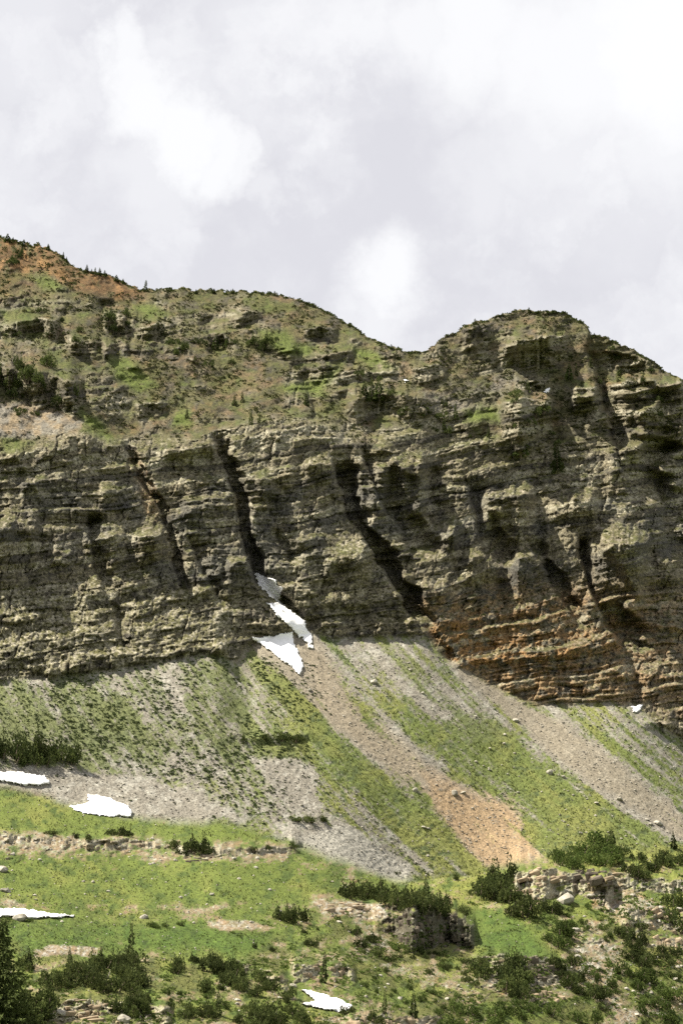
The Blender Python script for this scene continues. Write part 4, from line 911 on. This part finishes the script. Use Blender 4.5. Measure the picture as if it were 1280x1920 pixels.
for (px, py, w, lab) in [(36, 1724, 32, 'big pale angular boulder in front of the snow strip at the left edge'), (852, 1489, 20, 'pale boulder at the top of the orange scree, largest of its pair'), (868, 1487, 12, 'smaller pale boulder right of the largest one on the orange scree'),
                         (794, 1552, 12, 'pale boulder on the grass strip left of the orange scree'), (803, 1554, 9, 'small pale boulder touching another on the grass strip left of the orange scree'), (778, 1483, 12, 'pale boulder above the orange scree beside dark tufts'), (580, 1295, 13, 'pale boulder alone on the brown scree below the triangular snow'),
                         (967, 1352, 14, 'pale boulder where the grey green scree meets the grass slope'), (1030, 1450, 14, 'grey boulder in the middle of the green slope'), (1055, 1457, 12, 'long low grey boulder right of another in the middle of the green slope'), (1117, 1506, 10, 'pale boulder low on the green slope'),
                         (1232, 1545, 18, 'long pale boulder at the edge of the brown scree strip, right'), (700, 1280, 18, 'grey boulder at the top of the green strip below the cliff'), (1160, 1500, 14, 'dark boulder on the edge of the brown scree strip'), (415, 1208, 10, 'white stone at the foot of the cliff left of the triangular snow'),
                         (397, 1678, 12, 'lone pale boulder in the lower meadow'), (480, 1627, 9, 'small pale boulder below the stony band'), (3, 1632, 24, 'grey boulder cut by the left edge, upper'), (12, 1672, 22, 'grey boulder cut by the left edge, lower'), (270, 1721, 18, 'flat pale boulder on the meadow right of the snow strip'),
                         (115, 1900, 20, 'pale block at the left end of the slab outcrop near the bottom'), (232, 1915, 26, 'pale boulder under a bright green bush at the bottom edge'), (12, 1898, 16, 'pale stone under the big fir at the bottom left'), (445, 1876, 14, 'pale boulder in the grass left of the bottom fir row'), (550, 1850, 16, 'pale block left of the dark narrow conifer'),
                         (1058, 1692, 40, 'big white block fallen below the tilted slabs'), (1063, 1672, 16, 'white stone just above the big fallen white block'), (1108, 1680, 14, 'pale stone right of the big fallen white block'), (1080, 1745, 18, 'pale stone beside the leafy bushes below the slabs'), (1186, 1680, 14, 'white stone on the tan gully right of the slabs')]:
    boulder(px, py, w, lab)
def scatter_boulders(poly, n, w0, w1, label, group, seed):
    r = random.Random(seed); p = np.array(poly, float); x0, y0 = p.min(0); x1, y1 = p.max(0); c = 0
    while c < n:
        x, y = r.uniform(x0, x1), r.uniform(y0, y1)
        if polymask(poly, np.array([x]), np.array([y]), .5)[0] > .5 and field(snowm, x, y)[0] < .2:
            c += 1; boulder(x, y, w0 + (w1 - w0) * r.random() ** 2.2, label, group)
scatter_boulders([(0, 1560), (300, 1570), (560, 1588), (540, 1622), (300, 1622), (0, 1610)], 46, 5, 12, 'pale stone in the stony band across the meadow', 'stones in the stony band', 1)
scatter_boulders([(0, 1630), (600, 1640), (640, 1740), (400, 1740), (0, 1740)], 44, 4, 9, 'small pale stone strewn on the lower meadow', 'stones on the lower meadow', 2)
scatter_boulders([(720, 1220), (960, 1370), (1250, 1560), (1040, 1590), (880, 1430)], 46, 4, 9, 'small pale stone on the long green slope', 'stones on the long green slope', 3)
scatter_boulders([(640, 1640), (900, 1700), (880, 1890), (400, 1900), (600, 1760)], 34, 4, 11, 'pale stone among the bushes around the dark rock face', 'stones around the dark rock face', 4)
scatter_boulders([(1000, 1710), (1280, 1700), (1280, 1910), (1120, 1910)], 44, 6, 15, 'tan stone on the lower right slope', 'stones on the lower right slope', 5)
scatter_boulders([(560, 1420), (700, 1500), (860, 1640), (640, 1690), (560, 1600)], 30, 4, 9, 'small pale stone on the grass strips left of the orange scree', 'stones on the middle strips', 6)
scatter_boulders([(60, 1440), (250, 1440), (440, 1480), (440, 1540), (250, 1540)], 20, 4, 8, 'small grey stone on the scree right of the ragged snow', 'stones on the left scree', 7)

def slab_mesh(seed, mat):
    """an angular bed of rock: irregular prism with broken edges, about 2 x 2 x 1"""
    r = np.random.default_rng(seed); n = 8; a = np.sort(r.uniform(0, 6.28, n)); V = []; Fc = []
    for lv, (z, sc_) in enumerate([(-.5, .92), (.28, 1.04), (.5, .9)]):
        for k in range(n):
            q = sc_ * (.75 + .3 * h2(np.array([k]), np.array([seed]), 3)[0]) + r.uniform(-.05, .05)
            V.append((math.cos(a[k]) * q, math.sin(a[k]) * q, z + r.uniform(-.08, .08)))
    me = bpy.data.meshes.new('slab'); fs = [tuple(range(n))[::-1], tuple(range(2 * n, 3 * n))]
    for lv in range(2):
        for k in range(n): fs.append((lv * n + k, lv * n + (k + 1) % n, (lv + 1) * n + (k + 1) % n, (lv + 1) * n + k))
    me.from_pydata(V, [], fs); me.update(); me.materials.append(mat); return me
SLABS = [slab_mesh(800 + k, M_SLAB) for k in range(6)]; DSLABS = [slab_mesh(820 + k, M_DARKSLAB) for k in range(6)]
def outcrop(pts, protos, label, tilt=.2, group=None):
    """pts: (px, py, width px, height px) of the slabs"""
    c = surf(np.mean([p[0] for p in pts]), max(p[1] for p in pts))[0]
    e = bpy.data.objects.new('rock_outcrop', None); link(e); e.location = c; tag(e, label, 'rock outcrop', group)
    for (px, py, w, h) in pts:
        P = surf(px, py)[0]; m = P[1] / F
        o = bpy.data.objects.new('slab', random.choice(protos)); link(o, e)
        o.location = P - c + np.array([0, .24 * w * m, -.1 * h * m]); o.scale = (w * m * .55, w * m * .42, h * m); o.rotation_euler = (random.uniform(-.12, .12), -tilt + random.uniform(-.1, .1), random.uniform(-.5, .5))
    return e
R = random.Random(5)
def slabs_in(poly, n, w0, w1, h0, h1, seed):
    r = random.Random(seed); p = np.array(poly, float); x0, y0 = p.min(0); x1, y1 = p.max(0); out = []
    while len(out) < n:
        x, y = r.uniform(x0, x1), r.uniform(y0, y1)
        if polymask(poly, np.array([x]), np.array([y]), .5)[0] > .5: out.append((x, y, r.uniform(w0, w1), r.uniform(h0, h1)))
    return out
outcrop(slabs_in([(968, 1640), (1000, 1630), (1050, 1632), (1045, 1655), (990, 1672), (968, 1665)], 20, 16, 42, 5, 11, 1), SLABS, 'pale tilted slabs at the left end of the lower right outcrop', .28)
outcrop(slabs_in([(975, 1672), (1015, 1668), (1012, 1700), (985, 1700)], 9, 12, 26, 6, 12, 2), SLABS, 'broken tan rock below the pale tilted slabs', .2)
outcrop(slabs_in([(1055, 1630), (1140, 1636), (1135, 1690), (1090, 1680), (1060, 1660)], 18, 14, 34, 6, 14, 3), DSLABS, 'dark broken rock right of the pale tilted slabs', .2)
outcrop([(1132, 1648, 44, 6), (1150, 1640, 40, 6), (1120, 1656, 34, 7)], SLABS, 'long pale ledge stones on the right of the dark broken rock', .16)
outcrop(slabs_in([(1200, 1705), (1250, 1702), (1262, 1740), (1280, 1780), (1230, 1775)], 20, 12, 30, 6, 16, 4), SLABS, 'tan jagged rocks near the right edge', .5)
outcrop(slabs_in([(742, 1715), (800, 1712), (862, 1722), (872, 1775), (830, 1778), (750, 1762)], 44, 7, 18, 5, 12, 5), DSLABS, 'steep dark rock face below the row of firs', .05)
outcrop(slabs_in([(560, 1812), (600, 1808), (645, 1812), (655, 1838), (575, 1842)], 22, 9, 20, 6, 14, 6), SLABS, 'blocky outcrop behind the dark narrow conifer above the snow wedge', .05)
outcrop(slabs_in([(118, 1880), (180, 1872), (205, 1890), (190, 1915), (120, 1915)], 18, 18, 46, 5, 10, 7), SLABS, 'flat pale slab outcrop near the bottom left corner', .12)
outcrop(slabs_in([(962, 1798), (1030, 1794), (1050, 1830), (1010, 1850), (970, 1830)], 22, 12, 30, 7, 15, 8), DSLABS, 'weathered rock bank under the bright green bank', .08)
outcrop(slabs_in([(1000, 1862), (1060, 1860), (1070, 1880), (1010, 1884)], 9, 10, 26, 6, 12, 9), SLABS, 'pale blocks below the weathered rock bank', .1)
outcrop(slabs_in([(600, 1694), (690, 1696), (700, 1712), (610, 1712)], 12, 12, 34, 4, 9, 10), SLABS, 'low pale ledge at the left of the dark rock face', .1)
outcrop(slabs_in([(650, 1912), (790, 1908), (800, 1930), (650, 1930)], 14, 16, 34, 12, 22, 11), SLABS, 'tan rock wall at the bottom edge under the conifers', .05)
outcrop(slabs_in([(340, 1606), (400, 1604), (420, 1612), (350, 1618)], 8, 12, 30, 4, 8, 12), DSLABS, 'brown ledge under the bush clump of the stony band', .05)

# ------------------------------------------------------------------ tufts on the scree: the largest singly, the rest as cover
def tuft_mesh(seed):
    r = np.random.default_rng(seed); P, Dr, Sz = [], [], []
    for k in range(16):
        u = r.normal(size=3); u[2] = abs(u[2]); u /= np.linalg.norm(u); P.append(u * np.array([.5, .5, .3]) * r.uniform(.3, 1)); Dr.append(u + np.array([0, 0, .4])); Sz.append(r.uniform(.35, .6))
    return sprays(P, Dr, Sz, r, 0, .5)
TUFTS = [tuft_mesh(900 + k) for k in range(5)]
TUFT_ME = [np_mesh('tuft', v_, f_, M_TUFT) for v_, f_ in TUFTS]
def tuft_points():
    r = np.random.default_rng(31); px = r.uniform(-20, 1290, 90000); py = r.uniform(1230, 1640, 90000)
    g = field(w_talus, px, py) * (field(snowm, px, py) < .05)
    st = field(streak, px, py)
    left = sst(640, 520, px) * sst(1560, 1470, py) * sst(-.35, .35, st + .5 * fbm(px / 60, py / 60, 2, 7)) * .95
    bare = np.maximum(polymask([(-80, 1440), (140, 1432), (260, 1440), (330, 1470), (420, 1500), (445, 1535), (240, 1540), (-80, 1500)], px, py, 14), polymask([(470, 1418), (590, 1440), (596, 1530), (500, 1455)], px, py, 8))
    edges = sst(.2, .45, field(gcov, px, py)) * sst(.95, .6, field(gcov, px, py)) * .34 * sst(-.3, .3, fbm(px / 40, py / 40, 3, 8))
    d = g * np.maximum(left, edges) * (1 - .93 * bare)
    k = r.random(90000) < d * .2
    return px[k], py[k], r
tx, ty, r_ = tuft_points()
tsz = r_.uniform(3.2, 9, len(tx)) * np.where(tx < 620, 1.0, .85)
order = np.argsort(-tsz)
for n_, k in enumerate(order[:280]):
    P = surf(tx[k], ty[k])[0]; m = P[1] / F; s = tsz[k] * m * .75
    o = bpy.data.objects.new('scree_shrub', TUFT_ME[n_ % 5]); link(o); o.location = P - np.array([0, 0, .1 * s]); o.scale = (s, s, s * random.uniform(.6, .95)); o.rotation_euler = (0, 0, random.uniform(0, 6.28))
    x_, y_ = tx[k], ty[k]
    if x_ > 620: lab, grp = 'small dark green shrub on the edge of a grass strip, right half of the scree', 'shrubs along the grass strips'
    elif y_ > 1440: lab, grp = 'small dark green shrub on the lower scree right of the ragged snow', 'shrubs on the lower left scree'
    elif x_ < 250: lab, grp = 'small dark green shrub on the scree between left cliff and dark thicket', 'shrubs above the dark thicket'
    elif x_ < 440: lab, grp = 'small dark green shrub on the scree below the overhanging left cliff ledge', 'shrubs below the left cliff ledge'
    else: lab, grp = 'small dark green shrub on the scree left of and below the triangular snow', 'shrubs by the triangular snow'
    tag(o, lab, 'shrub', grp)
def cover(name, px, py, size, protos, mat, label, squash=.8, seed=1, sink=.1):
    r = np.random.default_rng(seed); P = surf(px, py); m = P[:, 1] / F
    VV, FF = [], []; b = 0; which = r.integers(0, len(protos), len(px))
    for w in range(len(protos)):
        idx = np.nonzero(which == w)[0]
        if not len(idx): continue
        pv, pf = protos[w]; a = r.uniform(0, 6.28, len(idx)); s = (size[idx] * m[idx])[:, None]
        ca, sa_ = np.cos(a)[:, None], np.sin(a)[:, None]
        x = (pv[None, :, 0] * ca - pv[None, :, 1] * sa_) * s; y = (pv[None, :, 0] * sa_ + pv[None, :, 1] * ca) * s; z = pv[None, :, 2] * s * squash * r.uniform(.7, 1.3, (len(idx), 1)) - sink * s
        Q = np.stack([x, y, z], -1) + P[idx][:, None, :]
        VV.append(Q.reshape(-1, 3)); FF.append((pf[None] + (np.arange(len(idx)) * len(pv))[:, None, None] + b).reshape(-1, pf.shape[1])); b += Q.shape[0] * Q.shape[1]
    o = link(bpy.data.objects.new(name, np_mesh(name, np.concatenate(VV), np.concatenate(FF), mat))); tag(o, label, kind='stuff'); return o
rest = order[280:]
cover('scree_ground_cover', tx[rest], ty[rest], tsz[rest] * .7, TUFTS, M_TUFT, 'green ground cover of tiny tufts over the scree', .75, 2)
# scrub cover over the ridge and ledges
def pick(n, seed, x0, x1, y0, y1, dens):
    r = np.random.default_rng(seed); px = r.uniform(x0, x1, n); py = r.uniform(y0, y1, n); k = r.random(n) < dens(px, py); return px[k], py[k], r
def d_up(px, py):
    sk = np.interp(px, cpx, c_sky)
    return (py > sk + 1) * np.maximum(field(w_upper, px, py) * sst(-.3, .25, fbm(px / 34, py / 20, 4, 911)) * (1 - .8 * field(gpat, px, py)) * (1 - .9 * field(tanp, px, py)), field(w_cliff, px, py) * .10 * sst(.45, .7, field(UP, px, py)))
qx, qy, r_ = pick(60000, 41, -20, 1290, 430, 1260, d_up)
SMALL = [(v_[:64], f_[:32]) for v_, f_ in TUFTS]
SMALL = [(v_[:4 * 2 * 7], f_[:4 * 7]) for v_, f_ in TUFTS]
cover('ridge_ground_cover', qx, qy, 2.0 + 6.5 * r_.random(len(qx)) ** 2, SMALL, M_SCRUB, 'dark low scrub covering the ridge slope and the ledges', .8, 3)
# skyline fringe
qx = np.random.default_rng(5).uniform(-20, 1290, 900); qy = np.interp(qx, cpx, c_sky) + np.random.default_rng(6).uniform(0, 5, 900)
cover('skyline_ground_cover', qx, qy, np.random.default_rng(7).uniform(2.5, 7, 900), SMALL, M_FIR, 'dark scrub fringe along the skyline', .8, 4)
# lower ground scrub
def d_low(px, py): return field(w_low, px, py) * (field(snowm, px, py) < .05) * sst(-.15, .35, fbm(px / 26, py / 16, 4, 921)) * sst(1690, 1800, py + .12 * (px - 600)) * (1 - .9 * field(brt, px, py))
qx, qy, r_ = pick(36000, 42, -20, 1290, 1560, 1960, d_low)
cover('low_ground_cover', qx, qy, 2.5 + 8 * r_.random(len(qx)) ** 2, SMALL, M_SHRUB, 'low green scrub between the rocks of the lower slope', .7, 5)
# grass blades
def grass_tuft(seed):
    r = np.random.default_rng(seed); V, T = [], []
    for k in range(4):
        a = r.uniform(0, 6.28); c, s = math.cos(a), math.sin(a); b = len(V); l = r.uniform(.6, 1.1); ln = r.uniform(-.4, .4)
        V += [(-.28 * c, -.28 * s, 0), (.28 * c, .28 * s, 0), (ln * s, -ln * c, l)]; T.append((b, b + 1, b + 2))
    return np.array(V), np.array(T)
GT = [grass_tuft(k) for k in range(5)]
def d_gr(px, py): return field(GRASSW, px, py) * (field(snowm, px, py) < .05) * (.25 + .75 * sst(-.3, .4, fbm(px / 12, py / 9, 3, 931)))
qx, qy, r_ = pick(95000, 43, -20, 1290, 1200, 1960, d_gr)
cover('grass', qx, qy, r_.uniform(1.6, 4.2, len(qx)), GT, M_GRASS, 'short alpine grass on the meadow and the green strips', .8, 6)
# scree stones
def stone(seed):
    r = np.random.default_rng(seed); v_ = np.array([(1, 0, 0), (-1, 0, 0), (0, 1, 0), (0, -1, 0), (0, 0, .8), (0, 0, -.8)], float) * r.uniform(.6, 1.2, (6, 1)) + r.normal(size=(6, 3)) * .15
    return v_, np.array([(0, 2, 4), (2, 1, 4), (1, 3, 4), (3, 0, 4), (2, 0, 5), (1, 2, 5), (3, 1, 5), (0, 3, 5)])
ST = [stone(k) for k in range(6)]
def d_sc(px, py): return np.clip(field(SCREEW, px, py), 0, 1) * (field(snowm, px, py) < .05) * .8 + .13 * (py > 1480)
qx, qy, r_ = pick(46000, 44, -20, 1290, 1190, 1960, d_sc)
cover('scree_gravel', qx, qy, .8 + 2.6 * r_.random(len(qx)) ** 3, ST, M_STONES, 'loose grey and tan stones of the scree', .8, 7, 0.0)
